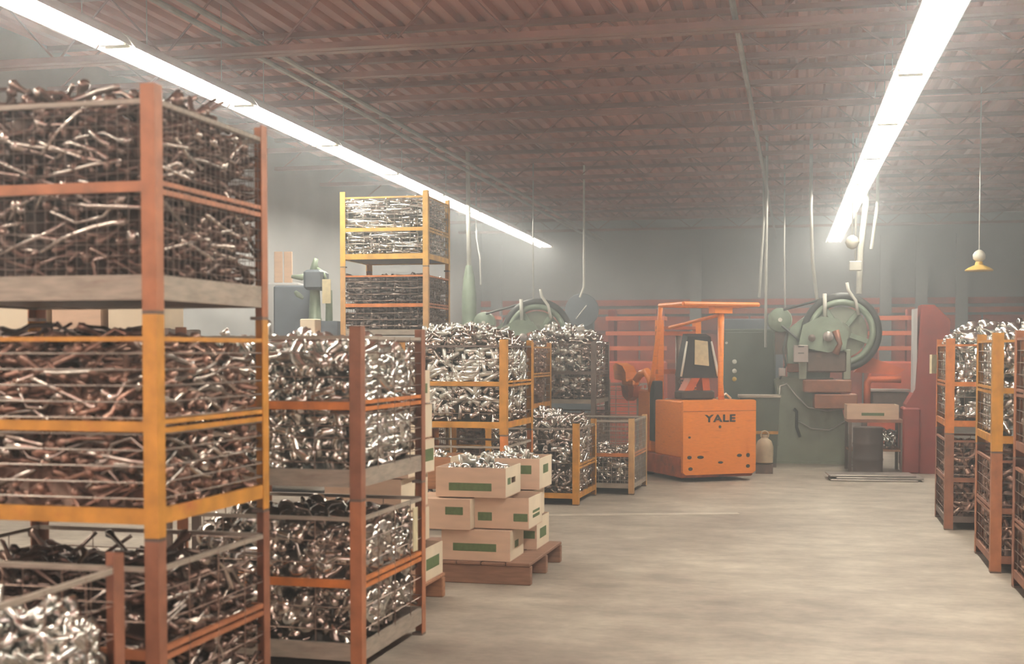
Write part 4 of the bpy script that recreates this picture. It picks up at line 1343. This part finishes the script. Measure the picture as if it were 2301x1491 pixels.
# pendant lamp at the right
q = place(2200, 15.5, CAM_H + (HOR - 607) * 15.5 / F)
pl = thing('pendant_lamp', 'pendant lamp with a shallow yellow shade over the stacks across the aisle', 'light', (q.x, q.y, q.z))
MB().lathe([(.16, -.012), (.165, 0), (.12, .03), (.05, .06), (.04, .10)], (0, 0, 0), (0, 0, 1), 28).build('shade', M_SHADE, pl, 'auto')
MB().lathe([(.03, .10), (.07, .13), (.075, .18), (.05, .22), (.02, .24)], (0, 0, 0), (0, 0, 1), 20).build('cap', M_GLASS, pl, True)
MB().tube((0, 0, .23), (0, 0, ZC - q.z - .005), .008, 8).build('cord', M_PIPE, pl)

# scraps of swarf on the floor by the press
for px, py, lab in ((1706, 1020, 'crumpled silvery scrap by the tan canister'), (1860, 1038, 'long pale offcut at the foot of the green press'),
                    (1925, 1052, 'pale offcut on the floor in front of the drum')):
    q = at_z(px, py, 0)
    m = MB().sweep([(-.14, 0, .02), (-.06, .03, .035), (.03, -.01, .025), (.14, .02, .02)], [.012, .022, .02, .01], 7, flat=.8)
    tag(m.build('metal_offcut', M_GREYPLATE, None, True, loc=(q.x, q.y, 0), rz=random.uniform(-.3, .3)), lab, 'scrap')

# ------------------------------------------------------------------ haze filling the hall, thicker smoke at the presses
def haze_material(name, density):
    hm = bpy.data.materials.new(name)
    hm.use_nodes = True
    nt = hm.node_tree
    nt.nodes.clear()
    out = nt.nodes.new('ShaderNodeOutputMaterial')
    vs = nt.nodes.new('ShaderNodeVolumeScatter')
    vs.inputs['Color'].default_value = HAZE_COLOR
    vs.inputs['Density'].default_value = density
    vs.inputs['Anisotropy'].default_value = 0.72
    nt.links.new(vs.outputs[0], out.inputs['Volume'])
    return hm


hz = MB().box(XL + .02, YB, .02, XR - .02, 16.6, ZC - .06).build('haze', haze_material('thin_haze', HAZE))
hz['kind'] = 'stuff'
hz['label'] = 'thin smoky haze hanging through the near half of the hall'
hz = MB().box(XL + .02, 16.62, .02, XR - .02, YF - .35, 3.75).build('smoke', haze_material('thick_smoke', SMOKE))
hz['kind'] = 'stuff'
top = MB().box(XL + .02, 16.62, 3.77, XR - .02, YF - .35, ZC - .06).build('haze', haze_material('upper_haze', HAZE))
top['kind'] = 'stuff'
top['label'] = 'thin haze under the roof above the smoke at the far end'
hz['label'] = 'thicker grey smoke hanging around the presses at the far end'
